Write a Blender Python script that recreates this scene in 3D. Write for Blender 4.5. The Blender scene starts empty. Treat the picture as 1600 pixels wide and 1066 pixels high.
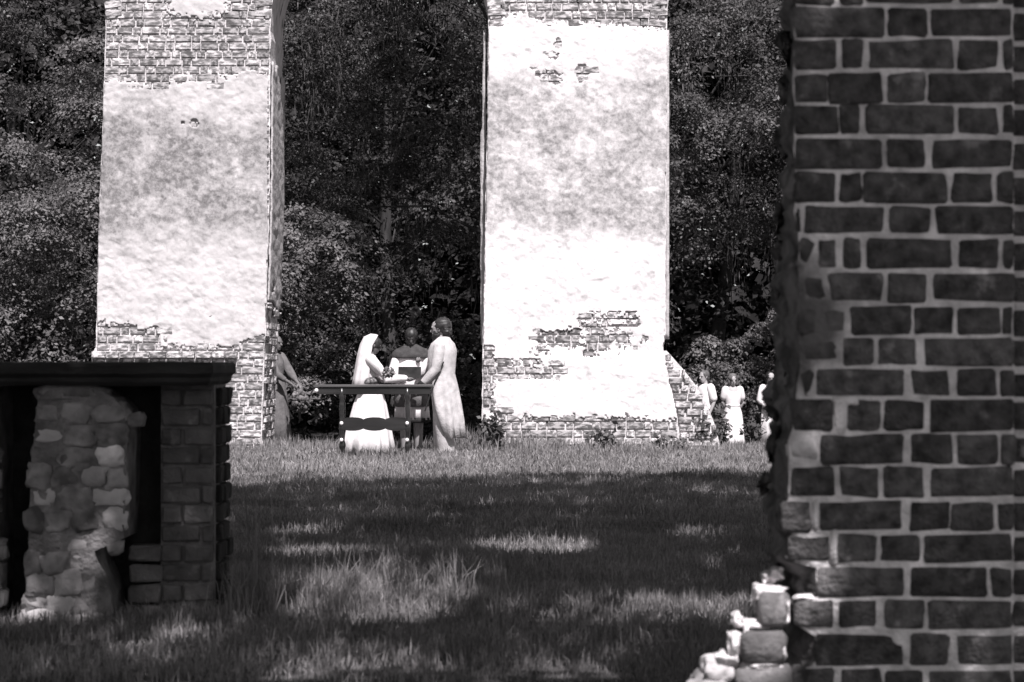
import bpy, bmesh, math, random
import numpy as np
from mathutils import Vector, Matrix, noise

random.seed(7); RNG = np.random.default_rng(11)
scene = bpy.context.scene
col = scene.collection

# ------------------------------------------------------------------ camera, sky, sun
EYE = 1.3; F = 4000.0                      # eye height (m), focal length in photo pixels
cd = bpy.data.cameras.new('camera'); cam = bpy.data.objects.new('camera', cd); col.objects.link(cam)
cam.location = (0, 0, EYE); cam.rotation_euler = (math.radians(90), 0, 0)
cd.sensor_width = 36; cd.lens = 36 * F / 1600; cd.shift_y = 27 / 1600
cd.clip_end = 500; cd.clip_start = 0.1
cd.dof.use_dof = True; cd.dof.focus_distance = 35.0; cd.dof.aperture_fstop = 6.3
scene.camera = cam

SUN_EL = math.radians(55); SUN_AZ = math.radians(13)     # azimuth: to the right of straight behind the camera
L = Vector((math.cos(SUN_EL) * math.sin(SUN_AZ), -math.cos(SUN_EL) * math.cos(SUN_AZ), math.sin(SUN_EL)))
world = bpy.data.worlds.new('World'); scene.world = world; world.use_nodes = True
wn = world.node_tree.nodes; wl = world.node_tree.links
bg = wn['Background']; sky = wn.new('ShaderNodeTexSky'); sky.sky_type = 'NISHITA'; sky.sun_disc = False
sky.sun_elevation = SUN_EL; sky.sun_rotation = math.radians(180) - SUN_AZ
bw = wn.new('ShaderNodeRGBToBW'); wl.new(sky.outputs[0], bw.inputs[0]); wl.new(bw.outputs[0], bg.inputs[0])
bg.inputs[1].default_value = 0.08
sd = bpy.data.lights.new('sun', 'SUN'); so = bpy.data.objects.new('sun', sd); col.objects.link(so)
sd.energy = 5.0; sd.angle = math.radians(0.5); sd.color = (1.0, 0.965, 0.975)
so.rotation_euler = Vector(L).to_track_quat('Z', 'Y').to_euler(); so.location = (4, -10, 20)
vs = scene.view_settings; vs.view_transform = 'Standard'; vs.look = 'None'; vs.gamma = 1.0
vs.exposure = 0.75

# ------------------------------------------------------------------ helpers
def U(x, y, d):                            # photo pixel at distance d -> world point
    return Vector(((x - 800) / F * d, d, EYE + (560 - y) / F * d))
def g3(v): return (v, v * 0.955, v * 0.97, 1)
MATS = {}
def mat(name, a, b=None, scale=6.0, detail=6.0, lo=0.35, hi=0.65, rough=0.9, bump=0.0, bscale=40.0,
        rnd=0.0, island=0.0, transl=0.0, spec=0.25, stretch=(1, 1, 1), speck=None):
    """two-tone noise material; rnd = variation per object, island = per loose piece"""
    if name in MATS: return MATS[name]
    m = bpy.data.materials.new(name); m.use_nodes = True; MATS[name] = m
    nt = m.node_tree; N = nt.nodes; K = nt.links
    bs = N['Principled BSDF']; out = N['Material Output']
    bs.inputs['Roughness'].default_value = rough
    bs.inputs['Specular IOR Level'].default_value = spec
    tc = N.new('ShaderNodeTexCoord'); mp = N.new('ShaderNodeMapping'); mp.inputs['Scale'].default_value = stretch
    K.new(tc.outputs['Object'], mp.inputs[0])
    info = N.new('ShaderNodeObjectInfo')
    vec = mp.outputs[0]
    if rnd:
        va = N.new('ShaderNodeVectorMath'); va.operation = 'ADD'; K.new(vec, va.inputs[0])
        mu = N.new('ShaderNodeVectorMath'); mu.operation = 'SCALE'; mu.inputs[0].default_value = (13, 29, 41)
        K.new(info.outputs['Random'], mu.inputs['Scale']); K.new(mu.outputs[0], va.inputs[1]); vec = va.outputs[0]
    if b is None: b = a
    nz = N.new('ShaderNodeTexNoise'); nz.inputs['Scale'].default_value = scale; nz.inputs['Detail'].default_value = detail
    K.new(vec, nz.inputs['Vector'])
    rp = N.new('ShaderNodeValToRGB'); rp.color_ramp.elements[0].position = lo; rp.color_ramp.elements[1].position = hi
    rp.color_ramp.elements[0].color = g3(a); rp.color_ramp.elements[1].color = g3(b)
    K.new(nz.outputs['Fac'], rp.inputs[0]); c = rp.outputs[0]
    if speck:
        n2 = N.new('ShaderNodeTexNoise'); n2.inputs['Scale'].default_value = speck[1]; n2.inputs['Detail'].default_value = 5
        K.new(vec, n2.inputs['Vector'])
        r2 = N.new('ShaderNodeMapRange'); r2.inputs[1].default_value = speck[2]; r2.inputs[2].default_value = speck[3]
        K.new(n2.outputs['Fac'], r2.inputs[0])
        mx = N.new('ShaderNodeMixRGB'); K.new(r2.outputs[0], mx.inputs[0]); K.new(c, mx.inputs[1]); mx.inputs[2].default_value = g3(speck[0]); c = mx.outputs[0]
    amt = rnd or island
    if amt:
        src = info.outputs['Random']
        if island:
            ge = N.new('ShaderNodeNewGeometry'); src = ge.outputs['Random Per Island']
        mr = N.new('ShaderNodeMapRange'); mr.inputs[3].default_value = 1 - amt; mr.inputs[4].default_value = 1 + amt
        K.new(src, mr.inputs[0])
        mm = N.new('ShaderNodeVectorMath'); mm.operation = 'SCALE'; K.new(c, mm.inputs[0]); K.new(mr.outputs[0], mm.inputs['Scale']); c = mm.outputs[0]
    K.new(c, bs.inputs['Base Color'])
    if bump:
        nb = N.new('ShaderNodeTexNoise'); nb.inputs['Scale'].default_value = bscale; nb.inputs['Detail'].default_value = 8
        K.new(vec, nb.inputs['Vector'])
        bp = N.new('ShaderNodeBump'); bp.inputs['Strength'].default_value = min(1, bump); bp.inputs['Distance'].default_value = 0.02
        K.new(nb.outputs['Fac'], bp.inputs['Height']); K.new(bp.outputs[0], bs.inputs['Normal'])
    if transl:
        tr = N.new('ShaderNodeBsdfTranslucent'); K.new(c, tr.inputs[0])
        ms = N.new('ShaderNodeMixShader'); ms.inputs[0].default_value = transl
        K.new(bs.outputs[0], ms.inputs[1]); K.new(tr.outputs[0], ms.inputs[2]); K.new(ms.outputs[0], out.inputs['Surface'])
    return m

def link(name, me, m=None, parent=None, smooth=False):
    if m is not None: me.materials.clear(); me.materials.append(m)
    if smooth: me.shade_smooth()
    o = bpy.data.objects.new(name, me); col.objects.link(o)
    if parent is not None: o.parent = parent
    return o
def tag(o, label, cat, group=None, kind=None):
    if label: o['label'] = label
    if cat: o['category'] = cat
    if group: o['group'] = group
    if kind: o['kind'] = kind
    return o
def empty(name, loc, label, cat, group=None, rz=0.0):
    o = bpy.data.objects.new(name, None); col.objects.link(o); o.location = loc; o.rotation_euler = (0, 0, rz)
    o.empty_display_size = 0.1
    return tag(o, label, cat, group)
def pydata(name, v, f):
    me = bpy.data.meshes.new(name); me.from_pydata([tuple(p) for p in v], [], f); me.update(); return me
def np_mesh(name, verts, n):               # verts (N*n,3): N loose n-gons
    me = bpy.data.meshes.new(name); verts = np.ascontiguousarray(verts, dtype=np.float32)
    nv = len(verts); nf = nv // n
    me.vertices.add(nv); me.vertices.foreach_set('co', verts.ravel())
    me.loops.add(nv); me.loops.foreach_set('vertex_index', np.arange(nv, dtype=np.int32))
    me.polygons.add(nf); me.polygons.foreach_set('loop_start', np.arange(0, nv, n, dtype=np.int32))
    me.polygons.foreach_set('loop_total', np.full(nf, n, dtype=np.int32))
    me.update(calc_edges=True); return me
class MB:
    def __init__(s): s.v = []; s.f = []
    def add(s, v, f):
        o = len(s.v); s.v += [Vector(p) for p in v]; s.f += [[i + o for i in q] for q in f]
    def rings(s, R, cap=True):
        n = len(R[0]); v = [p for r in R for p in r]; f = []
        for i in range(len(R) - 1):
            for j in range(n):
                k = (j + 1) % n; f.append((i*n + j, i*n + k, (i+1)*n + k, (i+1)*n + j))
        if cap: f.append(tuple(range(n))[::-1]); f.append(tuple((len(R)-1)*n + j for j in range(n)))
        s.add(v, f)
    def limb(s, P, r, n=10, flat=1.0, side=None):
        P = [Vector(p) for p in P]; R = []
        if not isinstance(r, (list, tuple)): r = [r] * len(P)
        up = Vector(side) if side else None
        for i, p in enumerate(P):
            a = P[max(i-1, 0)]; b = P[min(i+1, len(P)-1)]; t = (b - a).normalized()
            u0 = up if up is not None else (Vector((0, 1, 0)) if abs(t.y) < .9 else Vector((1, 0, 0)))
            u = (u0 - t * u0.dot(t)).normalized(); w = t.cross(u)
            ends = [(0, 1)]
            if i == 0: ends = [(-.9, .45), (-.5, .85), (0, 1)]
            if i == len(P)-1: ends = [(0, 1), (.5, .85), (.9, .45)]
            for off, sc in ends:
                R.append([p + t*off*r[i] + (u*math.cos(2*math.pi*j/n)*r[i] + w*math.sin(2*math.pi*j/n)*r[i]*flat)*sc for j in range(n)])
        s.rings(R)
    def loft(s, levels, n=16, fold=None):  # (z, cx, cy, rx, ry)
        R = []
        for i, (z, cx, cy, rx, ry) in enumerate(levels):
            r = []
            for j in range(n):
                a = 2*math.pi*j/n; k = 1.0
                if fold: k += fold(i/(len(levels)-1), a)
                r.append(Vector((cx + rx*math.cos(a)*k, cy + ry*math.sin(a)*k, z)))
            R.append(r)
        s.rings(R)
    def ball(s, c, r, n=12, m=8):
        c = Vector(c); r = Vector(r) if hasattr(r, '__len__') else Vector((r, r, r)); R = []
        for i in range(m + 1):
            ph = math.pi*(i + .02)/(m + .04) - math.pi/2
            R.append([c + Vector((r.x*math.cos(ph)*math.cos(2*math.pi*j/n), r.y*math.cos(ph)*math.sin(2*math.pi*j/n), r.z*math.sin(ph))) for j in range(n)])
        s.rings(R)
    def box(s, lo, hi):
        x0, y0, z0 = lo; x1, y1, z1 = hi
        s.add([(x0,y0,z0),(x1,y0,z0),(x1,y1,z0),(x0,y1,z0),(x0,y0,z1),(x1,y0,z1),(x1,y1,z1),(x0,y1,z1)],
              [(0,3,2,1),(4,5,6,7),(0,1,5,4),(1,2,6,5),(2,3,7,6),(3,0,4,7)])
    def build(s, name, m, parent=None, smooth=True): return link(name, pydata(name, s.v, s.f), m, parent, smooth)

def block_mesh(name, w, d, h, bev=0.012, jit=0.004, seed=0, segs=1, smooth=False, cuts=0):
    r = random.Random(seed); bm = bmesh.new(); bmesh.ops.create_cube(bm, size=1.0)
    for v in bm.verts:
        v.co = Vector((v.co.x*w, v.co.y*d, v.co.z*h)) + Vector((r.uniform(-1,1), r.uniform(-1,1), r.uniform(-1,1)))*jit*1.3
    bmesh.ops.bevel(bm, geom=bm.edges[:], offset=bev, segments=segs, affect='EDGES', profile=0.6)
    for v in bm.verts: v.co += Vector((r.uniform(-1,1), r.uniform(-1,1), r.uniform(-1,1)))*jit
    if cuts:
        long_ = [e for e in bm.edges if e.calc_length() > .03]
        bmesh.ops.subdivide_edges(bm, edges=long_, cuts=cuts, use_grid_fill=True)
        for v in bm.verts:
            n_ = noise.noise_vector(v.co*34 + Vector((seed*1.7, seed*.9, 0))); v.co += Vector((n_.x*.0045, n_.y*.0025, n_.z*.0045))
    bmesh.ops.recalc_face_normals(bm, faces=bm.faces[:])
    me = bpy.data.meshes.new(name); bm.to_mesh(me); bm.free()
    if smooth: me.shade_smooth()
    return me

def lump(name, c, r, m, seed, parent, sub=2, amp=.35, ex=.75):
    bm = bmesh.new(); bmesh.ops.create_icosphere(bm, subdivisions=sub, radius=1.0)
    for v in bm.verts:
        k = 1 + amp*noise.fractal(v.co*1.6 + Vector((seed*3.1, seed, 0)), .8, 2.2, 5); q = v.co*k
        q = Vector([math.copysign(abs(t)**ex, t) for t in q]); v.co = Vector((q.x*r[0], q.y*r[1], q.z*r[2]))
    me = bpy.data.meshes.new(name); bm.to_mesh(me); bm.free(); me.shade_smooth(); me.materials.append(m)
    o = link(name, me, None, parent); o.location = Vector(c) - (parent.location if parent else Vector()); return o

# ------------------------------------------------------------------ materials
M_ground = mat('soil_and_thatch', 0.05, 0.11, scale=3.0, detail=10, bump=0.6, bscale=30, speck=(0.16, 25, .55, .7))
M_grass = mat('grass_blades', 0.13, 0.28, scale=0.9, detail=3, lo=.3, hi=.7, island=0.45, transl=0.25, rough=.6, spec=.2)
M_tall = mat('dry_tall_grass', 0.16, 0.26, scale=2, island=0.45, transl=0.25, rough=.6)
M_brick_near = mat('dark_brick', 0.035, 0.14, scale=22, detail=10, lo=.3, hi=.72, rnd=0.3, bump=1, bscale=70, speck=(.24, 11, .63, .74))
M_brick_spalled = mat('dark_spalled_brick', 0.04, 0.10, scale=16, detail=9, rnd=0.3, bump=1, speck=(.15, 9, .6, .75))
M_brick_dark = mat('shade_dark_brick', 0.02, 0.04, scale=10, rnd=0.3, bump=.6)  # darkened to paint in the shade of the tomb's side and gaps
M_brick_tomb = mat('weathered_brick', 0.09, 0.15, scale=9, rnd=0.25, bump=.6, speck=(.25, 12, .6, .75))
M_mortar_near = mat('lime_mortar', 0.42, 0.80, scale=16, detail=9, lo=.3, hi=.7, bump=.8, bscale=45, speck=(.14, 3.0, .58, .72))
M_mortar_pale = mat('pale_lime_mortar', 0.5, 0.72, scale=12, detail=8, bump=.8)
M_core_dark = mat('rough_dark_core', 0.04, 0.15, scale=9, detail=9, lo=.4, hi=.65, bump=1, bscale=25, speck=(.2, 7, .62, .72))
M_brick_far = mat('whitewashed_brick', 0.12, 0.22, scale=2, rnd=0.35, bump=.5, speck=(.60, 2.4, .43, .60))
M_mortar_far = mat('white_mortar', 0.40, 0.64, scale=5, detail=9, lo=.3, hi=.6, bump=.7, speck=(.12, 3, .6, .66))
M_stone = mat('rubble_stone', 0.11, 0.30, scale=9, detail=10, rnd=0.35, bump=.8, bscale=18, speck=(.4, 6, .62, .75))
M_stone_pale = mat('pale_rubble_stone', 0.3, 0.5, scale=6, detail=9, rnd=0.3, bump=.8, bscale=18)
M_rubble_mortar = mat('rubble_mortar', 0.10, 0.24, scale=8, detail=9, bump=1)
M_slab = mat('mossy_slab_stone', 0.018, 0.045, scale=4, detail=9, lo=.4, hi=.7, bump=.6, speck=(.14, 3, .60, .75), stretch=(.5, 1, 1.5))
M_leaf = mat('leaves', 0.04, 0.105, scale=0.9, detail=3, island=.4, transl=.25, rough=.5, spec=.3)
M_leaf_lit = mat('sun_lightened_leaves', 0.06, 0.155, scale=0.9, detail=3, island=.35, transl=.28, rough=.5, spec=.3)  # lighter copy of the leaves, sunlight put into the colour
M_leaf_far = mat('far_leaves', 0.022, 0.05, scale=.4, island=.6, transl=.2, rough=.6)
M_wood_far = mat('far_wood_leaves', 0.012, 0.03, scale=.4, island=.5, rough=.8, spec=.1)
M_leaf_pale = mat('sun_lightened_sprays', 0.08, 0.17, scale=0.9, detail=3, island=.35, transl=.3, rough=.5)  # leaf tone raised to paint sunlight onto the sprays
M_ivy = mat('weed_leaves', 0.035, 0.09, scale=2, island=.6, transl=.2, rough=.5)
M_bark = mat('bark', 0.015, 0.05, scale=6, detail=8, bump=1, bscale=12, stretch=(1, 1, .25))
M_moss = mat('grey_moss', 0.06, 0.12, scale=2, island=.4, transl=.2)
M_wood = mat('dark_varnished_wood', 0.012, 0.03, scale=5, rough=.28, spec=.5, stretch=(.3, 3, 3))
M_wood_top = mat('waxed_table_top', 0.05, 0.09, scale=4, rough=.35, spec=.5, stretch=(.3, 4, 4))
M_white = mat('white_cotton', 0.6, 0.7, scale=9, bump=.15, bscale=30)
M_veil = mat('white_veil', 0.66, 0.8, scale=8, transl=.3)
M_coat = mat('pale_linen', 0.38, 0.54, scale=12, detail=8, bump=.4, bscale=60)
M_skin_lit = mat('skin', 0.30, 0.36, scale=12, rough=.55)
M_skin_dark = mat('shade_darkened_skin', 0.10, 0.15, scale=12, rough=.5)  # shade on the bride's face put into the skin colour
M_skin_deep = mat('darkest_skin_tone', 0.05, 0.08, scale=12, rough=.5)  # darkest of the skin tones
M_hair = mat('dark_hair', 0.012, 0.035, scale=40, rough=.5, spec=.4, stretch=(1, 1, .3))
M_hair_mid = mat('brown_hair', 0.04, 0.16, scale=14, rough=.5, stretch=(1, 1, .3))
M_black = mat('black_cloth', 0.012, 0.03, scale=8)
M_greydress = mat('grey_dress_cloth', 0.10, 0.15, scale=14, detail=8, bump=.3)
M_cape = mat('dark_cape_cloth', 0.035, 0.06, scale=14, detail=8, bump=.3)
M_leaf_shade = mat('shade_darkened_leaves', 0.026, 0.075, scale=0.9, detail=3, island=.4, transl=.22, rough=.5)  # darker copy of the leaves, shade between the piers painted in
M_flower = mat('pale_flowers', 0.16, 0.5, scale=18, island=.5, transl=.2)
M_flower_dim = mat('muted_flowers', 0.07, 0.22, scale=18, island=.5, transl=.2)
M_knob_glint = mat('white_knob_glint', 0.8, rough=.15, spec=.6)
M_grey_trim = mat('grey_lace', 0.05, 0.2, scale=30, lo=.45, hi=.55)

def plaster_mat(name, zl, zh, base, dark, seed):
    m = bpy.data.materials.new(name); m.use_nodes = True; nt = m.node_tree; N = nt.nodes; K = nt.links
    bs = N['Principled BSDF']; bs.inputs['Roughness'].default_value = .95; bs.inputs['Specular IOR Level'].default_value = .1
    tc = N.new('ShaderNodeTexCoord'); sep = N.new('ShaderNodeSeparateXYZ'); K.new(tc.outputs['Object'], sep.inputs[0])
    def nz(sc, det, st=(1,1,1), off=0):
        mp = N.new('ShaderNodeMapping'); mp.inputs['Scale'].default_value = st; mp.inputs['Location'].default_value = (seed+off, off, seed*2.)
        K.new(tc.outputs['Object'], mp.inputs[0])
        n = N.new('ShaderNodeTexNoise'); n.inputs['Scale'].default_value = sc; n.inputs['Detail'].default_value = det; n.inputs['Roughness'].default_value = .72
        K.new(mp.outputs[0], n.inputs['Vector']); return n.outputs['Fac']
    def mr(x, a, b, c=0., d=1.):
        r = N.new('ShaderNodeMapRange'); r.interpolation_type = 'SMOOTHSTEP'; K.new(x, r.inputs[0])
        for i, q in enumerate((a, b, c, d)): r.inputs[i+1].default_value = q
        return r.outputs[0]
    def mth(op, a, b):
        r = N.new('ShaderNodeMath'); r.operation = op
        for i, q in enumerate((a, b)):
            if isinstance(q, (int, float)): r.inputs[i].default_value = q
            else: K.new(q, r.inputs[i])
        return r.outputs[0]
    z = mth('ADD', sep.outputs[2], mth('MULTIPLY', mth('SUBTRACT', nz(.9, 6), .5), 2.2))
    band = mth('MULTIPLY', mr(z, zl-.35, zl+.35), mr(z, zh-.3, zh+.5, 1., 0.))
    blot = mr(nz(1.9, 10, off=3), .30, .54)
    streak = mr(nz(3.0, 7, (2.2, 1, .35), 9), .42, .62)
    st = mth('MULTIPLY', band, mth('MAXIMUM', mth('MULTIPLY', blot, .95), mth('MULTIPLY', streak, .6)))
    fine = mr(nz(9, 10, off=5), .50, .68)
    st = mth('MAXIMUM', st, mth('MULTIPLY', fine, mth('ADD', mth('MULTIPLY', band, .5), .34)))
    st = mth('MAXIMUM', st, mth('MULTIPLY', mr(nz(1.7, 10, off=14), .48, .70), .55))
    st = mth('MULTIPLY', st, mth('ADD', mth('MULTIPLY', mr(nz(13, 10, off=33), .30, .70), .75), .45)); st = mth('MINIMUM', st, 1.0)
    mix = N.new('ShaderNodeMixRGB'); mix.inputs[1].default_value = g3(base); mix.inputs[2].default_value = g3(dark); K.new(st, mix.inputs[0])
    crack = mr(nz(6, 10, off=21), .67, .72)
    mx2 = N.new('ShaderNodeMixRGB'); K.new(crack, mx2.inputs[0]); K.new(mix.outputs[0], mx2.inputs[1]); mx2.inputs[2].default_value = g3(dark*.55)
    K.new(mx2.outputs[0], bs.inputs['Base Color'])
    bp = N.new('ShaderNodeBump'); bp.inputs['Strength'].default_value = .28; bp.inputs['Distance'].default_value = .03
    hh = mth('ADD', nz(7, 10, off=2), mth('MULTIPLY', nz(2.2, 6, off=3), 1.2)); K.new(hh, bp.inputs['Height']); K.new(bp.outputs[0], bs.inputs['Normal'])
    return m
M_pl1 = plaster_mat('stained_stucco', 3.0, 4.75, .54, .17, 3.0)
M_pl2 = plaster_mat('pale_stucco', 2.95, 5.2, .70, .26, 8.0)

# ------------------------------------------------------------------ ground
def gz(x, y):
    t = min(max((y - 36.9) / 10.0, 0), 1); t = t*t*(3 - 2*t)
    return -0.56*t + 0.03*noise.noise(Vector((x*.25, y*.25, 0))) * (1 if y > 14 else .5)
def gz_np(P): return np.array([gz(a, b) for a, b in P])
xs = np.concatenate([np.linspace(-260, -22, 10), np.linspace(-18, 18, 73), np.linspace(22, 260, 10)])
ys = np.concatenate([np.linspace(-200, -8, 8), np.linspace(-4, 60, 129), np.linspace(64, 330, 12)])
gv = [(x, y, gz(x, y)) for y in ys for x in xs]; nx = len(xs)
gf = [(j*nx+i, j*nx+i+1, (j+1)*nx+i+1, (j+1)*nx+i) for j in range(len(ys)-1) for i in range(nx-1)]
tag(link('ground', pydata('ground', gv, gf), M_ground, smooth=True), None, None, kind='structure')

def blades(xy, ln, wd, lean):
    """bent grass blades: a quad and a tip each, as loose triangles"""
    n = len(xy); z = gz_np(xy); base = np.column_stack([xy, z - .01])
    a = RNG.uniform(0, 2*np.pi, n); side = np.column_stack([np.cos(a), np.sin(a)*.5, np.zeros(n)])
    b = RNG.uniform(0, 2*np.pi, n); dr = np.column_stack([np.cos(b), np.sin(b), np.zeros(n)])
    le = (np.abs(RNG.normal(0, lean, n)))[:, None]; ln = ln[:, None]; wd = wd[:, None]
    mid = base + np.array([0, 0, 1])*ln*.55 + dr*ln*le*.3
    tip = base + np.array([0, 0, 1])*ln*np.clip(1 - le*.35, .35, 1) + dr*ln*le
    p0 = base - side*wd; p1 = base + side*wd; p2 = mid + side*wd*.8; p3 = mid - side*wd*.8
    return np.stack([p0, p1, p2, p0, p2, p3, p3, p2, tip], 1).reshape(-1, 3)
def scatter(n, y0, y1, k=.21, m=.8):
    y = np.sqrt(RNG.uniform(y0**2, y1**2, n)); x = RNG.uniform(-1, 1, n)*(k*y + m); return np.column_stack([x, y])
def clumpy(P, sc, amt):
    w = np.array([noise.noise(Vector((a*sc, b*sc, 3.1))) for a, b in P]); return 1 + amt*w
parts = []
for n, y0, y1, l0, w0 in ((95000, 10.2, 18, .085, .0035), (95000, 18, 28, .085, .0055), (80000, 27, 39, .10, .0085), (22000, 38.5, 50, .08, .012)):
    P = scatter(n, y0, y1); c = clumpy(P, 1.3, .9)
    parts.append(blades(P, np.clip(l0*RNG.uniform(.5, 1.3, n)*c, .02, .3), w0*RNG.uniform(.6, 1.3, n), .55))
tag(link('lawn_grass', np_mesh('lawn_grass', np.concatenate(parts), 3), M_grass), 'rough mown grass spreading from the tomb to the ruined piers', 'grass', kind='stuff')
parts = []
def tuft(cx, cy, rx, ry, n, l, w, lean=.35):
    P = np.column_stack([RNG.normal(cx, rx*.5, n), RNG.normal(cy, ry*.5, n)])
    parts.append(blades(P, l*RNG.uniform(.35, 1.15, n), w*RNG.uniform(.6, 1.2, n), lean))
tuft(-1.0, 13.6, .45, .35, 2600, .21, .0032); tuft(-.45, 13.4, .8, .35, 2600, .15, .003); tuft(.4, 13.3, 1.0, .4, 2600, .11, .003)
for i in range(9): tuft(-1.15 + .13*i + random.uniform(-.05, .05), 13.6 + random.uniform(-.3, .3), .07, .07, 60, .30, .0035, .5)
tuft(-1.6, 12.4, .25, .2, 600, .15, .003); tuft(-2.2, 12.0, .5, .25, 900, .07, .003); tuft(-1.35, 13.0, .12, .4, 400, .30, .003); tuft(-2.3, 11.7, .5, .2, 800, .12, .003)
tuft(.72, 10.2, .03, .03, 6, .42, .004, .25); tuft(.44, 10.3, .03, .03, 3, .36, .004, .3)
tuft(-1.32, 13.3, .06, .2, 12, .75, .004, .15)
tag(link('tall_grass', np_mesh('tall_grass', np.concatenate(parts), 3), M_tall), 'longer pale grass tufts standing beside and in front of the tomb', 'grass', kind='stuff')
parts = []
tuft(.0, 35.4, .9, .25, 700, .30, .007); tuft(1.4, 35.3, 2.2, .2, 1500, .22, .007); tuft(-3.9, 35.2, .9, .2, 500, .22, .007)
tuft(-.55, 35.6, .35, .3, 350, .42, .007, .5); tuft(-2.0, 35.8, 1.5, .4, 900, .24, .007); tuft(3.6, 36.0, 1.0, .3, 500, .13, .007)
tuft(-3.2, 36.0, .25, .5, 260, .26, .007)
tag(link('pier_foot_grass', np_mesh('pier_foot_grass', np.concatenate(parts), 3), M_tall), 'taller grass fringe growing along the feet of the stuccoed piers', 'grass', kind='stuff')

# ------------------------------------------------------------------ far stuccoed piers with springing arches
D0 = 35.6                                  # distance of their front faces
S0 = F / D0
def lerp_tab(tab, t):
    if t <= tab[0][0]: return tab[0][1]
    for (a, p), (b, q) in zip(tab, tab[1:]):
        if t <= b: return p + (q - p)*(t - a)/(b - a)
    return tab[-1][1]
def fz(y): return EYE + (560 - y)/S0       # photo row on the pier face -> height
def fx(x): return (x - 800)/S0
def nn(x, y, sc=.05, s=0.): return noise.fractal(Vector((x*sc, y*sc, s)), 1.0, 2.0, 4)
WALL_TOP = 8.3; SPRING = fz(28)
def make_pier(name, label, lt, rt, depth, keep, plaster_m, reach_l, reach_r, plinth, brick_rows_side, seed):
    """lt/rt: (photo row, photo x) of the battered left and right edges; keep(x,y): is there stucco here"""
    root = empty(name, (fx((lt[-1][1]+rt[-1][1])/2), D0 + depth/2, 0), label, 'ruin pier', 'stuccoed brick piers of the ruined arcade')
    inv = root.location.copy()
    def loc(o): o.location = o.location - inv; return o
    rnd = random.Random(seed)
    def edge(tab, z): return fx(lerp_tab(tab, 560 - (z - EYE)*S0))
    # core: slices of front outline, lofted to the back
    zs = [-.3 + .11*i for i in range(int((SPRING + .3)/.11) + 1)] + [SPRING]
    lpts = []; rpts = []
    for z in zs:
        lpts.append((edge(lt, z) + .012*nn(z*90, seed, .09, 1) , z)); rpts.append((edge(rt, z) + .02*nn(z*90, seed, .09, 7), z))
    def arch(x0, reach, sgn):
        pts = []
        r = abs(reach - x0)
        for i in range(1, 15):
            a = math.pi/2*i/14; pts.append((x0 + sgn*r*(1 - math.cos(a)), SPRING + min(r, WALL_TOP - SPRING - .55)*math.sin(a)))
        return pts
    la = arch(lpts[-1][0], reach_l, -1); ra = arch(rpts[-1][0], reach_r, 1)
    bm = bmesh.new()
    def strip(A, B):                       # slices between two outline lines, front to back
        prev = None
        for (xa, za), (xb, zb) in zip(A, B):
            cur = [bm.verts.new((x, yy_, z)) for x, z, yy_ in ((xa, za, D0 + .014), (xa*.5 + xb*.5, (za + zb)/2, D0 + .014), (xb, zb, D0 + .014), (xb, zb, D0 + depth), (xa, za, D0 + depth))]
            if prev:
                for i in range(5): bm.faces.new((prev[i], prev[(i+1) % 5], cur[(i+1) % 5], cur[i]))
            else: bm.faces.new(cur)
            prev = cur
        bm.faces.new(prev[::-1])
    strip(lpts, rpts)
    xm = (lpts[-1][0] + rpts[-1][0])/2
    strip([lpts[-1]] + la, [(xm, SPRING)] + [(xm + (reach_l - xm)*(i+1)/14, WALL_TOP) for i in range(14)])
    strip([(xm, SPRING)] + [(xm + (reach_r - xm)*(i+1)/14, WALL_TOP) for i in range(14)], [rpts[-1]] + ra)
    bmesh.ops.recalc_face_normals(bm, faces=bm.faces[:])
    me = bpy.data.meshes.new('core'); bm.to_mesh(me); bm.free()
    loc(link('core', me, M_mortar_far, root))
    # stucco coat: ragged thick sheet in front of the bricks
    step = 1.9; V = {}; bm = bmesh.new()
    def vert(i, j):
        if (i, j) in V: return V[(i, j)]
        x, y = i*step, j*step
        dx = .6*nn(i*3.1, j*2.7, .35, seed+.5); dy = .6*nn(i*2.3, j*3.3, .35, seed+9.5)
        bulge = -.014*nn(x, y, .018, seed) - .006*nn(x, y, .09, seed + 4)
        q = nn(x, y*1.15, .016, seed + 21.) + .35*nn(x, y, .07, seed + 2.)      # skim coats lost in scales, one under another
        bulge += .005*(q > .10) + .005*(q > .30) - .004*(q < -.32)
        V[(i, j)] = bm.verts.new((fx(x + dx), D0 - .020 + bulge, fz(y + dy))); return V[(i, j)]
    for i in range(int(130/step), int(1080/step)):
        for j in range(-2, int(712/step)):
            x, y = (i+.5)*step, (j+.5)*step
            if lerp_tab(lt, y) + 1 < x < lerp_tab(rt, y) - 1 and keep(x, y):
                bm.faces.new((vert(i, j), vert(i, j+1), vert(i+1, j+1), vert(i+1, j)))
    me = bpy.data.meshes.new('stucco'); bm.to_mesh(me); bm.free(); me.shade_smooth()
    st = loc(link('stucco', me, plaster_m, root))
    so_ = st.modifiers.new('thickness', 'SOLIDIFY'); so_.thickness = .04; so_.offset = -1
    # bricks where the stucco has gone
    protos = [block_mesh('pier_brick', 1, 1, 1, .05, .022, seed*10+k) for k in range(6)]
    for p in protos: p.materials.append(M_brick_far)
    pitch = 12.35; cnt = 0
    def brick(cx, cy, cz, w, d, h, tilt=0., rz=0.):
        o = bpy.data.objects.new('brick', protos[rnd.randrange(6)]); col.objects.link(o); o.parent = root
        o.location = Vector((cx, cy, cz)) - inv; o.scale = (w, d, h); o.rotation_euler = (rnd.gauss(0, .012), tilt + rnd.gauss(0, .012), rz)
    j = -1
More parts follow.
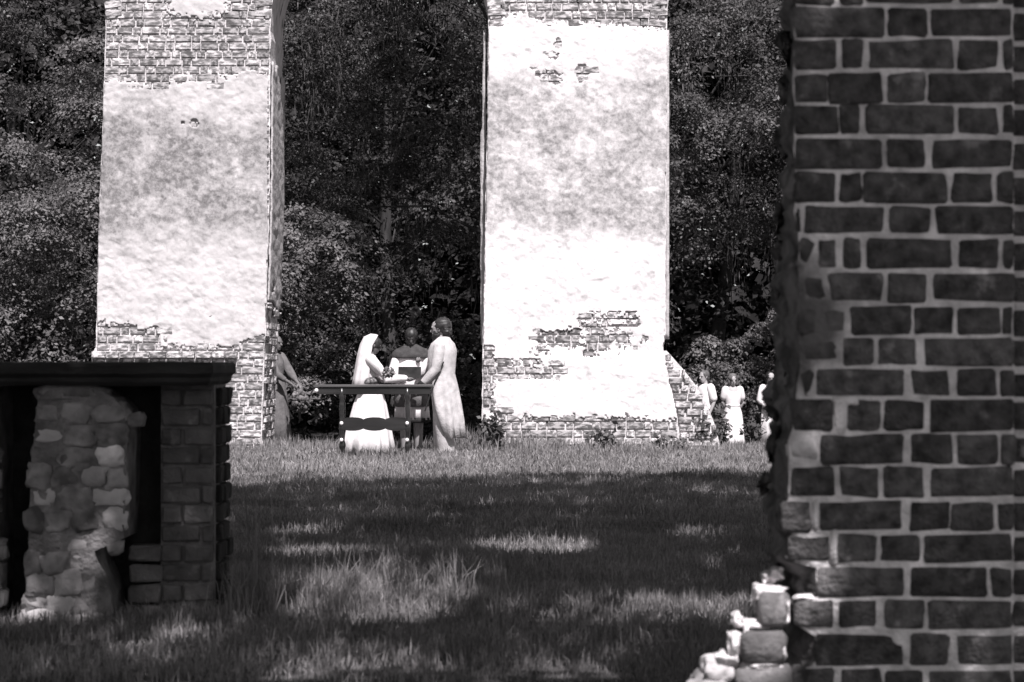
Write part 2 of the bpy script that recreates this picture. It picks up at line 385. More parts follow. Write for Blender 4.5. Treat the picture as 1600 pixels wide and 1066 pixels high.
    while -8 + j*pitch < 706:
        y = -8 + j*pitch; j += 1
        xl = lerp_tab(lt, y); xr = lerp_tab(rt, y)
        x = xl + 1; k = j % 2; first = rnd.uniform(7, 26)
        while x < xr - 4:
            w = (27 if k % 2 == 0 else 14)*rnd.uniform(.9, 1.1)
            if first: w = first; first = 0; w = min(w, xr - 1 - x)
            if xr - 1 - (x + w) < 8: w = xr - 1 - x
            cov = sum(keep(x + w*a, y + pitch*b) for a in (.1, .3, .5, .7, .9) for b in (.2, .5, .8))
            if cov < 14 and rnd.random() > .008:
                # courses fan out a little where they rise into the arch springers
                tilt = 0.; rise = 0.
                if y < 30:
                    u = (x + w/2 - (xl+xr)/2)/((xr-xl)/2); tilt = math.copysign(max(0, abs(u)-.6)*.45, u); rise = -3.0*max(0, abs(u)-.55)
                brick(fx(x + w/2), D0 + .06 - rnd.uniform(0, .012), fz(y + pitch/2 - rise), (w - 1.9)/S0, .13, (pitch - 2.1)/S0, -tilt*-1)
            x += w; k += 1
    # voussoirs on both springers
    for x0, reach, sgn in ((lpts[-1][0], reach_l, -1), (rpts[-1][0], reach_r, 1)):
        r = abs(reach - x0); hgt = min(r, WALL_TOP - SPRING - .55)
        for i in range(12):
            a = (i + .5)*.085; cx = x0 + sgn*r*(1 - math.cos(a)); cz = SPRING + hgt*math.sin(a)
            nx_, nz_ = -sgn*math.cos(a), math.sin(a)
            brick(cx + nx_*.12, D0 + .05, cz + nz_*.1, .235, .14, .085, math.atan2(-nz_, nx_) if sgn < 0 else math.atan2(nz_, -nx_)*-1 + math.pi)
    # right-hand side: bricks in the broken lower part
    for q in range(brick_rows_side):
        z = .12 + q*.109
        for u in range(6):
            if rnd.random() < .15: continue
            yy = D0 + .16 + u*(depth - .25)/6 + (.08 if q % 2 else 0)
            brick(edge(rt, z) - .045 + rnd.uniform(-.012, .02), yy, z, .14, (depth-.3)/6*.9, .082)
    if plinth:
        y0, y1, xa, xb = plinth
        x = xa
        while x < xb:
            w = rnd.uniform(20, 27); w = min(w, xb - x)
            brick(fx(x + w/2), D0 - .01, fz((y0+y1)/2), (w-2)/S0, .16, (y1-y0-1.5)/S0); x += w
    return root, loc, brick

def keep1(x, y):
    n1 = nn(x, y, .035, 2.); n2 = nn(x, y, .12, 5.)
    if ((x-310)/48)**2 + ((y-8)/(20 + 10*n2))**2 < 1 + .5*n2: return True
    top = 130 - (16 if x > 340 else 0) - (14 if 290 < x < 330 else 0) + 10*n2 + 8*n1
    if y < top: return False
    bot = 506 + 12*n2 if x < 215 else (512 + 8*n2 if x < 250 else (541 - (x-360)*.38*(x > 360) + 8*n2))
    if y > bot: return False
    if x > 419 + 3*n2: return False
    if (x-304)**2 + (y-193)**2 < 48 or (x-286)**2+(y-192)**2 < 7: return False
    return True
def keep2(x, y):
    n1 = nn(x, y, .035, 12.); n2 = nn(x, y, .12, 15.)
    top = (42 - 20*math.sin(max(0, min(1, (x-765)/90))*math.pi)) if x < 860 else 33 + (x-860)*.07
    if y < top + 6*n2: return False
    if y > 652 + 8*n2 + (6 if x > 1000 else 0) - (10 if x < 800 else 0): return False
    e = ((x-905)/108)**2 + ((y-530)/34)**2
    if e < 1 and n1*.6 + n2*.5 + (.62 - e)*.75 - .3*(y < 515) * (x < 880) > .22: return False
    if 486 < y < 512 and 905 < x < 1000 and n2 > -.12 - (.25 if abs(y-512) < 5 or abs(y-497) < 3 else 0): return False
    for hx, hy, ra_, rb_ in ((856, 116, 19, 6), (869, 128, 9, 6), (912, 114, 10, 13), (873, 70, 6, 9), (864, 88, 8, 6)):
        if ((x-hx)/ra_)**2 + ((y-hy)/rb_)**2 < 1 + 1.2*n2: return False
    if x < 860 + 30*n1 and 560 < y < 592 and n2 + n1 > -.25: return False
    if x < 772 + 6*n2 and y > 540: return False
    return True
lt1 = [(-40, 160), (30, 165), (200, 160), (350, 154), (530, 150), (548, 149), (552, 143), (712, 142)]
rt1 = [(-40, 424), (120, 422), (300, 421), (480, 416), (560, 413), (712, 408)]
pier1, loc1, br1 = make_pier('brick_pier', 'tall brick pier with grey-stained stucco, rising behind the tomb slab', lt1, rt1, 1.9, keep1, M_pl1, fx(160)-1.3, fx(424)+1.455, (549, 560, 143, 372), 16, 1)
lt2 = [(-40, 763), (30, 763), (200, 761), (400, 757), (560, 754), (712, 752)]
rt2 = [(-40, 1040), (60, 1043), (300, 1041), (520, 1040), (545, 1036), (600, 1047), (645, 1058), (712, 1062)]
pier2, loc2, br2 = make_pier('brick_pier', 'brightest white stuccoed brick pier with ivy and weeds at its foot', lt2, rt2, 1.9, keep2, M_pl2, fx(763)-1.555, fx(1043)+1.6, None, 0, 2)
# stucco on the right reveal of the first pier
def reveal(root, inv, rt, y0, y1, depth, m, keepf):
    bm = bmesh.new(); V = {}
    nu = 24; st = 3.0
    def vert(i, j):
        if (i, j) in V: return V[(i, j)]
        y = y0 + j*st; x = lerp_tab(rt, y)
        V[(i, j)] = bm.verts.new((fx(x) + .028 + .016*nn(i*4, y, .05, 31.), D0 + .01 + depth*i/nu, fz(y))); return V[(i, j)]
    for i in range(nu):
        for j in range(int((y1-y0)/st)):
            if keepf(i/nu, y0 + j*st): bm.faces.new((vert(i, j), vert(i, j+1), vert(i+1, j+1), vert(i+1, j)))
    bmesh.ops.recalc_face_normals(bm, faces=bm.faces[:])
    me = bpy.data.meshes.new('reveal_stucco'); bm.to_mesh(me); bm.free(); me.shade_smooth()
    o = link('reveal_stucco', me, m, root); o.location = -inv
    s = o.modifiers.new('thickness', 'SOLIDIFY'); s.thickness = .025; s.offset = 0
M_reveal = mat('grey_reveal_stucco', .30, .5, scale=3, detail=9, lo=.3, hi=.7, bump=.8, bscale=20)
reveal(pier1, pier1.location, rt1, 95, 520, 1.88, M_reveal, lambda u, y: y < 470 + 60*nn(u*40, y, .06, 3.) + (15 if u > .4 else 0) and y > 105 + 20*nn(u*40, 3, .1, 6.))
# set-back quoin strips on both sides of the second pier
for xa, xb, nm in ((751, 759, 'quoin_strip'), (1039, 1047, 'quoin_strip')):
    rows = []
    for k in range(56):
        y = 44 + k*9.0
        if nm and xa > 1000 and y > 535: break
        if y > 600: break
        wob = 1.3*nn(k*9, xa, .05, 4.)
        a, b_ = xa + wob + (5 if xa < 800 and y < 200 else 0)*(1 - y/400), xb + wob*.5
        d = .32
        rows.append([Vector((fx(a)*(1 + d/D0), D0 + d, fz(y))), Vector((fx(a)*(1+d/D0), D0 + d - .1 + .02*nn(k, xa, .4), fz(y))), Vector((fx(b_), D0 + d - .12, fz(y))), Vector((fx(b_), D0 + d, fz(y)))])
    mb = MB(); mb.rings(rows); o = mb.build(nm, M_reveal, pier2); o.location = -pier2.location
# broken wall stub leaning off the right foot of the second pier
rnd = random.Random(5)
stub = MB()
stub.rings([[Vector((fx(x0), D0 + .03, fz(y))), Vector((fx(x1) , D0 + .05, fz(y))), Vector((fx(x1), D0 + 1.2, fz(y))), Vector((fx(x0), D0 + 1.2, fz(y)))]
            for y, x0, x1 in ((715, 1030, 1128), (690, 1030, 1124), (660, 1030, 1116), (630, 1030, 1104), (600, 1030, 1086), (575, 1030, 1066), (548, 1030, 1042))])
o = stub.build('stub_core', M_mortar_far, pier2, False); o.location = -pier2.location
yy = 552
while yy < 704:
    xe = lerp_tab([(548, 1046), (575, 1068), (600, 1090), (630, 1106), (660, 1118), (712, 1126)], yy) + rnd.uniform(-3, 3)
    x = lerp_tab(rt2, yy) + rnd.uniform(-2, 2)
    while x < xe - 5:
        w = min(rnd.choice((14, 24, 26)), xe - x)
        br2(fx(x + w/2), D0 + .1 + rnd.uniform(-.02, .03), fz(yy + 6), (w - 3)/S0, .2, 9.2/S0, rnd.gauss(0, .03)); x += w
    yy += 12.3

# ------------------------------------------------------------------ near brick pier
DN = 8.33; SN = F / DN
def px(x): return (x - 800)/SN
def pz(y): return EYE + (560 - y)/SN
near = empty('brick_pier', (px(1430), DN + .45, 0), 'dark unplastered brick pier with pale mortar and broken lower corner', 'ruin pier')
def nl(o): o.location = o.location - near.location; return o
rows = [(-142,-100,[1243,1378,1388,1448,1457,1570]),(-91,-49,[1243,1305,1317,1346,1358,1488,1499,1560]),
 (-39,5,[1243,1301,1313,1347,1357,1488,1501,1560,1570,1583]),(14,55,[1243,1378,1388,1448,1457,1580]),(64,106,[1243,1305,1317,1346,1358,1488,1499,1560,1570,1583]),
 (116,158,[1243,1290,1297,1376,1389,1446,1454,1583]),(167,207,[1243,1306,1314,1342,1356,1488,1499,1558,1567,1584]),(219,261,[1243,1376,1386,1445,1458,1580]),
 (272,315,[1243,1302,1314,1343,1352,1478,1491,1550,1560,1582]),(325,364,[1258,1382,1393,1453,1464,1580]),(375,417,[1278,1304,1319,1344,1358,1486,1499,1558,1568,1582]),
 (428,470,[1298,1377,1389,1446,1460,1583]),(481,522,[1332,1421,1430,1488,1497,1560,1568,1582]),(530,570,[1322,1362,1376,1430,1446,1582]),
 (580,619,[1277,1413,1426,1483,1496,1555,1565,1583]),(627,671,[1240,1299,1327,1373,1384,1443,1454,1583]),(682,723,[1283,1410,1424,1486,1497,1558,1566,1584]),
 (732,774,[1237,1302,1314,1371,1383,1443,1454,1582]),(786,828,[1222,1267,1281,1409,1421,1484,1489,1550,1560,1584]),(837,877,[1236,1297,1309,1367,1377,1437,1445,1580]),
 (889,931,[1277,1412,1424,1540,1550,1582]),(940,980,[1243,1302,1314,1370,1384,1443,1454,1580]),(993,1038,[1275,1412,1424,1480,1495,1582]),
 (1048,1090,[1243,1304,1315,1375,1385,1440,1452,1580]),(1100,1142,[1240,1375,1386,1446,1457,1582]),(1151,1190,[1243,1305,1317,1346,1358,1488,1499,1580])]
for k in range(5):
    r0 = rows[k % 2]; rows.append((-142-103*(k//2+1)+51.5*(k%2), -100-103*(k//2+1)+51.5*(k%2), r0[2]))
rr = random.Random(3)
def near_brick(x0, x1, y0, y1, yd=DN, dep=.11, m=None, bev=.009, jit=.0028, parent=None, rot=0., name='brick', prot=None):
    w = (x1-x0)/SN; h = (y1-y0)/SN
    me = block_mesh(name, w, dep, h, bev, jit, rr.randrange(9999), 1, True, 2 if name == 'brick' and yd == DN else 0); me.materials.append(m or M_brick_near)
    o = link(name, me, None, parent or near)
    pr = rr.uniform(0, .005) if prot is None else prot
    o.location = Vector((px((x0+x1)/2), yd + dep/2 - pr, pz((y0+y1)/2))) - near.location
    o.rotation_euler = (rr.gauss(0, .006), rot + rr.gauss(0, .008), 0); return o
for y0, y1, xx in rows:
    for a, b in zip(xx[::2], xx[1::2]):
        near_brick(a - 2.2 + rr.uniform(-1.2, 1), b + 2.2 + rr.uniform(-1, 1.2), y0 - 2.4 + rr.uniform(-1.5, 1), y1 + 2.4 + rr.uniform(-1, 1.5))
# set-back masonry beyond the right corner
for k, (y0, y1, xx) in enumerate(rows):
    off = 40 if k % 2 else 0
    for a, b in ((1588 - off, 1690 - off), (1702 - off, 1765 - off), (1777 - off, 1900 - off)):
        a = max(a, 1588)
        if b - a > 15: near_brick(a, b, y0 + 3, y1 + 3, DN + .07, .1)
# mortar body: stacked slices with an eroded left flank
fl = [(-300,1242),(330,1242),(400,1248),(560,1250),(620,1246),(676,1238),(690,1232),(728,1233),(780,1234),(784,1226),(830,1226),(834,1238),(880,1240),(886,1276),(934,1278),(938,1245),(984,1247),(990,1276),(1040,1276),(1046,1245),(1200,1243)]
bl = [(-300,1233),(200,1232),(300,1222),(400,1214),(520,1209),(600,1204),(700,1203),(800,1201),(880,1206),(960,1222),(1200,1226)]   # silhouette of the far left corner
R = []; y = -300
while y <= 1195:
    xf = lerp_tab(fl, y); xb = lerp_tab(bl, y); e = max(0, (xf - 1243)/100)
    z = pz(y); r = []
    def P(X, Y, amp=.012):
        v = Vector((X, Y, z)); k = noise.fractal(v*14, 1., 2., 4); return v + Vector((k*amp*1.6, k*amp*.8, 0))
    Xf = px(xf); back = DN + .78; Xb = (xb - 800)/F*back; Xr = px(1584)
    r.append(P(Xf, DN + .006, .006))
    for t in (.12, .3, .5, .75, 1.0):
        X = Xf + (Xb - Xf)*t - (0.02 if t < .6 else 0); Y = DN + .02 + (back - DN)*t
        if e > .03 and t < .5: Y += e*.12; X -= e*.18*(1-t)
        r.append(P(X, Y, .03))
    r += [Vector((px(1900), back, z)), Vector((px(1900), DN + .078, z)), Vector((Xr, DN + .078, z))]
    for t in (0., .2, .4, .6, .75, .84, .92): r.append(P(Xr + (Xf + .02 - Xr)*t, DN + .005, .0045))
    R.append(r); y += 9
mb = MB(); mb.rings(R[::-1]); core = mb.build('mortar_body', M_mortar_near, near, True); core.location = -near.location
core.data.materials.append(M_core_dark)
for p in core.data.polygons:
    if len(p.vertices) != 4: continue
    ii = [q % len(R[0]) for q in p.vertices]; c_ = p.center
    if min(ii) < 6 and max(ii) < 8: p.material_index = 1
# darker, spalled bricks on the worn corner, a little behind the sound face
for a, b, y0, y1 in ((1246, 1254, 325, 364), (1246, 1270, 375, 417), (1250, 1290, 428, 470), (1250, 1282, 481, 522), (1288, 1326, 481, 522), (1250, 1312, 530, 570), (1250, 1270, 580, 617), (1243, 1255, 272, 315)):
    near_brick(a, b, y0 + rr.uniform(-3, 3), y1 + rr.uniform(-3, 3), DN - .001 + rr.uniform(0, .005), .1, M_brick_spalled, .014, .007, name='spalled_brick')
# mortar mixed darker around the worn corner, with a noisy edge
nt_ = M_mortar_near.node_tree; N_2 = nt_.nodes; K_2 = nt_.links
tc_ = N_2.new('ShaderNodeTexCoord'); dv = N_2.new('ShaderNodeVectorMath'); dv.operation = 'SUBTRACT'; dv.inputs[1].default_value = (px(1250), DN, pz(500)); K_2.new(tc_.outputs['Object'], dv.inputs[0])
sv = N_2.new('ShaderNodeVectorMath'); sv.operation = 'MULTIPLY'; sv.inputs[1].default_value = (1.5, 1, 1); K_2.new(dv.outputs[0], sv.inputs[0])
ln2 = N_2.new('ShaderNodeVectorMath'); ln2.operation = 'LENGTH'; K_2.new(sv.outputs[0], ln2.inputs[0])
nz2 = N_2.new('ShaderNodeTexNoise'); nz2.inputs['Scale'].default_value = 9; nz2.inputs['Detail'].default_value = 8; K_2.new(tc_.outputs['Object'], nz2.inputs['Vector'])
ad = N_2.new('ShaderNodeMath'); ad.operation = 'MULTIPLY_ADD'; K_2.new(nz2.outputs['Fac'], ad.inputs[0]); ad.inputs[1].default_value = .3; K_2.new(ln2.outputs['Value'], ad.inputs[2])
mr2 = N_2.new('ShaderNodeMapRange'); mr2.inputs[1].default_value = .27; mr2.inputs[2].default_value = .40; mr2.inputs[3].default_value = 1.; mr2.inputs[4].default_value = 0.; K_2.new(ad.outputs[0], mr2.inputs[0])
pb = N_2['Principled BSDF']; src_ = pb.inputs['Base Color'].links[0].from_socket
mx_ = N_2.new('ShaderNodeMixRGB'); K_2.new(mr2.outputs[0], mx_.inputs[0]); K_2.new(src_, mx_.inputs[1]); mx_.inputs[2].default_value = g3(.13); K_2.new(mx_.outputs[0], pb.inputs['Base Color'])
# rough lumps of broken masonry down the left flank
for (x, y, w, h, d) in ((1225, 60, 12, 40, .15), (1228, 130, 12, 38, .2), (1226, 215, 14, 40, .2), (1222, 330, 16, 44, .25), (1218, 385, 18, 40, .3), 
        (1222, 450, 18, 40, .35), (1235, 510, 34, 44, .2), (1225, 575, 30, 42, .2), (1214, 640, 14, 34, .4),
        (1212, 700, 16, 46, .35), (1206, 770, 14, 36, .45), (1212, 830, 18, 36, .3), (1218, 890, 20, 34, .3)):
    x += 14 if d > .1 else 4
    if d < .1: d -= .03
    near_brick(x-w/2, x+w/2, y-h/2, y+h/2, DN + d, .14, M_core_dark if (x+y) % 3 else M_brick_near, .03, .012, name='broken_brick')
near_brick(1230, 1279, 684, 722, DN - .004, .1, M_mortar_near, .02, .008, name='broken_brick')
for (x0, x1, y0, y1) in ((1301, 1324, 620, 680), (1300, 1345, 620, 634), (1240, 1273, 931, 939), (1297, 1310, 826, 885), (1268, 1280, 780, 832)):
    near_brick(x0, x1, y0, y1, DN - .003, .05, M_mortar_pale if x0 > 1299 and y1 < 700 else M_mortar_near, .01, .004, name='mortar_patch')
# broken footing standing out at the lower left
for (x0, x1, y0, y1, d, m) in ((1184, 1233, 928, 979, -.01, M_brick_tomb), (1158, 1226, 986, 1034, -.04, M_brick_tomb), (1150, 1240, 1042, 1092, -.05, M_brick_tomb), (1145, 1250, 1096, 1188, -.05, M_brick_tomb)):
    near_brick(x0, x1, y0, y1, DN + d, .16, m, .016, .006, name='footing_brick')
for i, (x, y, w, h, d) in enumerate(((1205, 922, 30, 11, .05), (1185, 925, 12, 18, .03), (1178, 975, 42, 12, .03), (1150, 968, 12, 16, .05), (1146, 1010, 14, 34, .0), (1228, 955, 5, 30, -.005), (1190, 1038, 45, 6, -.03), (1218, 1010, 12, 30, -.01), (1214, 896, 14, 16, .12), (1200, 905, 16, 14, .14), (1165, 1000, 8, 40, .0), (1135, 1030, 30, 18, .02))):
    lump('mortar_lump', U(x, y, DN + d + .05), (w/SN/1.5, .06, h/SN/1.5), M_mortar_pale, i + 2, near, 3, .9, .6)
for i, (x, y, w, h) in enumerate(((1120, 1045, 34, 26), (1105, 1075, 40, 30), (1140, 1090, 40, 40), (1085, 1120, 46, 36), (1105, 1165, 60, 40))):
    lump('fallen_rubble', U(x, y, DN + .08), (w/SN/1.3, .08, h/SN/1.3), M_stone_pale if i == 0 else M_stone, i + 20, near, 3, .8, .6)

# ------------------------------------------------------------------ table tomb at the left
DT = 12.6; ST = F / DT
def tx(x): return (x - 800)/ST
def tz(y): return EYE + (560 - y)/ST
tomb = empty('table_tomb', (tx(60), DT + .45, 0), 'ruined table tomb with dark slab over rubble and brick supports', 'tomb')
TI = tomb.location
def tput(o): o.location = o.location - TI; return o
XR = -1.475
sl = MB(); prof = [(.0, 1.279), (-.02, 1.262), (-.02, 1.225), (.012, 1.205), (.012, 1.185), (.04, 1.165)]
SX0 = -4.6
R = []
for off, z in prof:
    xr = XR - off*.6 + .0; r = []
    for i in range(41):
        x = SX0 + (xr - SX0)*i/40; k = noise.fractal(Vector((x*5, z*9, 2)), 1, 2, 4); r.append(Vector((x, DT - .05 + off + .008*k, z + .006*k)))
    r += [Vector((xr, DT + .95 - off, z)), Vector((SX0, DT + .95 - off, z))]; R.append(r)
sl.rings(R[::-1]); s_ = tput(sl.build('slab', M_slab, tomb, False))
# brick support
bp = bpy.data.objects.new('brick_support', None)
bsup = MB(); bsup.box((tx(237), DT + .33, -.1), (XR - .03, DT + .86, 1.166)); bsup_o = tput(bsup.build('brick_support', M_rubble_mortar, tomb, False))
def tbrick(c, w, d, h, m, parent, seed):
    me = block_mesh('brick', w, d, h, .009, .003, seed); me.materials.append(m); o = link('brick', me, None, parent)
    o.location = Vector(c) - TI - parent.location; return o
bsup_o.location = -TI
rt_ = random.Random(9); pit = .0985; nrow = 12
def tbrick2(c, w, d, h, m, seed):
    me = block_mesh('brick', w, d, h, .009, .003, seed); me.materials.append(m); o = link('brick', me, None, bsup_o); o.location = c
    o.rotation_euler = (rt_.gauss(0, .01), rt_.gauss(0, .012), rt_.gauss(0, .01)); return o
for j in range(nrow):
    z = -.03 + pit*(j + .5); x = tx(237); k = j
    while x < XR - .06:
        w = .205 if k % 2 == 0 else .11; w = min(w, XR - .03 - x); k += 1
        tbrick2((x + w/2, DT + .352, z), w - .013, .1, pit - .014, M_brick_tomb, j*7 + k); x += w
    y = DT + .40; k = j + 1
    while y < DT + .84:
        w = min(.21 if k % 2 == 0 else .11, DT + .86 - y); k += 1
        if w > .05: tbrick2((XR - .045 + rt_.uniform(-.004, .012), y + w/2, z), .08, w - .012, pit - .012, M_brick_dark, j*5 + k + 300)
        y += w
# low brick infill between the supports and back wall, the shade of the gaps put into its colour
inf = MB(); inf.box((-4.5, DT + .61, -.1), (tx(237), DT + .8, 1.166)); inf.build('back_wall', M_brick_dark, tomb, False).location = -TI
for j in range(4):
    z = -.03 + pit*(j + .5)
    me = block_mesh('brick', (240-188)/ST, .12, pit - .013, .01, .005, j + 700); me.materials.append(M_brick_tomb)
    link('brick', me, None, bsup_o).location = (tx(214), DT + .27 + .03*j, z)
# rubble support: every stone its own piece
rub = MB(); rub.rings([[Vector((tx(a), DT + .027, tz(y))), Vector((tx(b), DT + .027, tz(y))), Vector((tx(b), DT + .5, tz(y))), Vector((tx(a), DT + .5, tz(y)))]
     for y, a, b in ((990, 34, 172), (930, 40, 172), (880, 42, 150), (862, 43, 146), (842, 43, 192), (760, 46, 195), (680, 52, 197), (640, 56, 192), (622, 58, 176), (606, 80, 146))])
rub_o = rub.build('rubble_support', M_rubble_mortar, tomb, False); rub_o.location = -TI
stones = [(58,165,604,627,0),(56,96,632,660,0),(94,140,630,662,0),(138,195,632,662,0),(57,102,668,694,1),(100,150,664,700,0),(148,196,664,698,0),(46,92,692,726,0),(90,152,698,730,0),
 (150,193,698,727,1),(40,80,728,764,0),(78,122,730,766,0),(124,168,728,764,1),(164,196,732,766,0),(50,84,762,792,1),(84,140,764,800,0),(140,196,764,792,1),(38,66,794,830,0),(64,112,800,830,0),
 (110,150,796,832,0),(158,194,796,832,1),(44,96,832,860,0),(98,138,838,866,1),(36,62,864,900,0),(60,108,864,896,0),(108,128,868,894,0),(166,190,846,866,0),(40,84,896,932,0),(82,126,890,934,1),(122,150,898,930,0),
 (32,72,928,950,0),(70,112,930,962,1),(108,150,930,962,0),(30,90,950,984,1),(86,134,958,986,0),(132,168,960,988,0)]
for i, (a, b, y0, y1, p) in enumerate(stones):
    o = lump('stone', TI, ((b-a)/ST*.56, .034, (y1-y0)/ST*.57), M_stone_pale if p else M_stone, i + 40, tomb, 3, .55, .6)
    o.parent = rub_o; o.location = (tx((a+b)/2), DT + .055 - rt_.uniform(-.008, .014), tz((y0+y1)/2)); o.rotation_euler = (rt_.gauss(0, .05), rt_.gauss(0, .05), rt_.gauss(0, .05))
me = block_mesh('stone', .09, .1, .07, .02, .008, 99, 2); me.materials.append(M_stone); link('stone', me, None, rub_o).location = (tx(208), DT + .1, tz(657))
# next rubble support, cut by the frame
rub2 = MB(); rub2.box((-4.5, DT + .07, -.1), (tx(-16), DT + .6, 1.166)); r2o = rub2.build('rubble_support', M_rubble_mortar, tomb, False); r2o.location = -TI
for i in range(30):
    a = (i % 3); j = i // 3
    x1 = -12 + rt_.uniform(-8, 10) - a*52; 
    if j > 5 and a == 0: x1 += 18
    me = block_mesh('stone', 46/ST, .12, 35/ST, .022, .01, i + 140, 2); me.materials.append(M_stone)
    link('stone', me, None, r2o).location = (tx(x1 - 23), DT + .07, tz(640 + j*37))

# ------------------------------------------------------------------ foliage
def leaf_quads(C, Nrm, size, asp=.5, droop=None):
    """rhombic leaves at points C facing roughly Nrm"""
    n = len(C); r = RNG.normal(size=(n, 3)); 
    Nn = Nrm + .42*RNG.normal(size=(n, 3)); Nn /= np.linalg.norm(Nn, axis=1)[:, None] + 1e-9
    u = np.cross(Nn, r); u /= np.linalg.norm(u, axis=1)[:, None] + 1e-9
    if droop is not None: u = u + np.array([0, 0, -droop]); u /= np.linalg.norm(u, axis=1)[:, None]
    v = np.cross(Nn, u); v /= np.linalg.norm(v, axis=1)[:, None] + 1e-9
    s = (size*RNG.uniform(.55, 1.25, n))[:, None]
    return np.stack([C - u*s*.5, C + v*s*asp*.5 - u*s*.05, C + u*s*.5, C - v*s*asp*.5 - u*s*.05], 1).reshape(-1, 3)
def crown_pts(center, rad, nclump, per, cr, flat=.6, hollow=.35, spray=None):
    """points gathered in clumps that sit toward the outside of an ellipsoid"""
    d = RNG.normal(size=(nclump, 3)); d /= np.linalg.norm(d, axis=1)[:, None]
    rr_ = RNG.uniform(hollow, 1.0, nclump)**.6
    cc = d*rr_[:, None]*np.array(rad)*(1 + .15*RNG.normal(size=(nclump, 1))) + np.array(center)
    sz = cr*RNG.uniform(.6, 1.35, nclump)
    k = np.repeat(np.arange(nclump), per); n = len(k)
    ph = RNG.uniform(0, 2*np.pi, n); lob = RNG.uniform(0, 6.28, (nclump, 2))[k]
    r = np.sqrt(RNG.uniform(0, 1, n))*(1 + .28*np.sin(3*ph + lob[:, 0]) + .18*np.sin(5*ph + lob[:, 1]))
    dome = np.sqrt(np.clip(1.25 - r**2, 0, 2))*flat - .25*r**2
    inner = RNG.uniform(size=n) < .25
    g = np.column_stack([r*np.cos(ph), r*np.sin(ph), dome - np.where(inner, RNG.uniform(0, .5, n), 0)]) + RNG.normal(size=(n, 3))*.07
    P = cc[k] + g*sz[k][:, None]*.8
    nr = np.column_stack([g[:, 0]*.8, g[:, 1]*.8 - .1, np.full(n, .7)])
    return P, nr, cc
def trunk_mesh(base, top, r0, r1, limbs, seed, bend=.3):
    mb = MB(); b = Vector(base); t = Vector(top); rs = random.Random(seed); pts = []; rad = []
    for i in range(9):
        q = i/8; p = b.lerp(t, q) + Vector((math.sin(q*3 + seed)*bend*q, math.cos(q*2.3 + seed)*bend*q, 0)); pts.append(p); rad.append((r0*(1-q) + r1*q)*(1.35 if i == 0 else 1))
    mb.limb(pts, rad, 10)
    for c in limbs:
        c = Vector(c); s = pts[rs.randrange(3, 9)]; m1 = s.lerp(c, .5) + Vector((rs.uniform(-.3, .3), rs.uniform(-.3, .3), .25*(c - s).length*.5))
        rr_ = r1*rs.uniform(.25, .45); mb.limb([s, s.lerp(m1, .6), m1, m1.lerp(c, .6), c], [rr_, rr_*.8, rr_*.6, rr_*.4, rr_*.15], 6)
    return mb
def cull_frame(P, keepers=None):           # the shade trees stay clear of the view
    return ~((np.abs(P[:, 0]) < .2*P[:, 1] + .8) & (P[:, 2] < EYE + .158*P[:, 1] + .5))

# trees whose shade lies over the foreground; they stand beside and behind the camera
Ln = np.array(L)
GP = []                                    # sunlit gaps on the ground (x, y, rx, ry, share of leaves missing)
for x0, x1, y0, y1, p in ((430,740,926,974,.93),(760,1160,944,976,.8),(755,925,847,863,1.),(430,580,858,874,.85),(425,530,824,835,.9),(1040,1150,828,846,.8),(1040,1180,878,890,.6),
                        (830,940,768,784,.7),(1080,1190,764,777,.7),(500,700,795,806,.45),(880,1010,805,815,.5),(640,760,890,905,.3),(60,330,985,1010,.55),(380,700,1020,1062,.4),(720,1080,1000,1050,.4),(560,760,880,912,.4),(900,1100,905,925,.35)):
    ya = 5200/(y0-560); yb = 5200/(y1-560); ym = (ya+yb)/2; GP.append(((x0+x1)/2*ym/F - 800*ym/F, ym, (x1-x0)/2*ym/F, abs(ya-yb)/2, p))
SP = [(U(1185, 955, DN), .16, 1.), (U(1140, 1015, DN), .12, 1.), (U(1255, 935, DN), .05, .9), (U(178, 812, DT), .05, .7), (U(165, 745, DT), .04, .5), 
      (U(90, 945, DT), .16, .75), (U(270, 940, DT+.3), .12, .6)]
def shade_tree(label, base, ctr, rad, ncl, per, seed):
    root = empty('oak_tree', base, label, 'tree', 'shade trees around the viewpoint')
    P, nr, cc = crown_pts(ctr, rad, ncl, per, 1.25, .55, .2)
    k = cull_frame(P); g = P - Ln*(P[:, 2]/Ln[2])[:, None]
    edge = 27.3 + (g[:, 0] + 2.9)*.24 + .35*np.sin(g[:, 0]*2.1) + .25*np.sin(g[:, 0]*5.3 + 1)
    k &= ~((g[:, 1] > edge) & (np.abs(g[:, 0]) < 16))
    rv = RNG.uniform(size=len(P))
    for gx, gy, rx, ry, pr in GP:
        e = ((g[:, 0]-gx)/(rx + .07))**2 + ((g[:, 1]-gy)/(ry + .09))**2; k &= ~((e < 1 + .5*(RNG.uniform(size=len(P)) - .5)) & (rv < pr))
    for c, r, pr in SP:
        d = P - np.array(c); t = d @ Ln; q = np.linalg.norm(d - t[:, None]*Ln, axis=1); k &= ~((q < r + .08) & (t > 0) & (RNG.uniform(size=len(P)) < pr))
    P = P[k]; nr = nr[k]
    o = link('crown', np_mesh('crown', leaf_quads(P, nr, .24, .62), 4), M_leaf, root); o.location = -Vector(base)
    lim = [c for c in cc[::max(1, len(cc)//14)] if not (abs(c[0]) < .3*c[1] + 2 and c[2] < EYE + .2*c[1] + 1.5)]
    tb = trunk_mesh((base[0], base[1], -.2), (base[0]*.9, base[1], 6.0), .5, .3, lim, seed); t_ = tb.build('trunk', M_bark, root); t_.location = -Vector(base)
shade_tree('spreading oak behind the viewpoint shading the near brick pier', (-7.5, 1, 0), (-3.5, 1.5, 9.2), (8, 6.5, 3.0), 210, 150, 1)
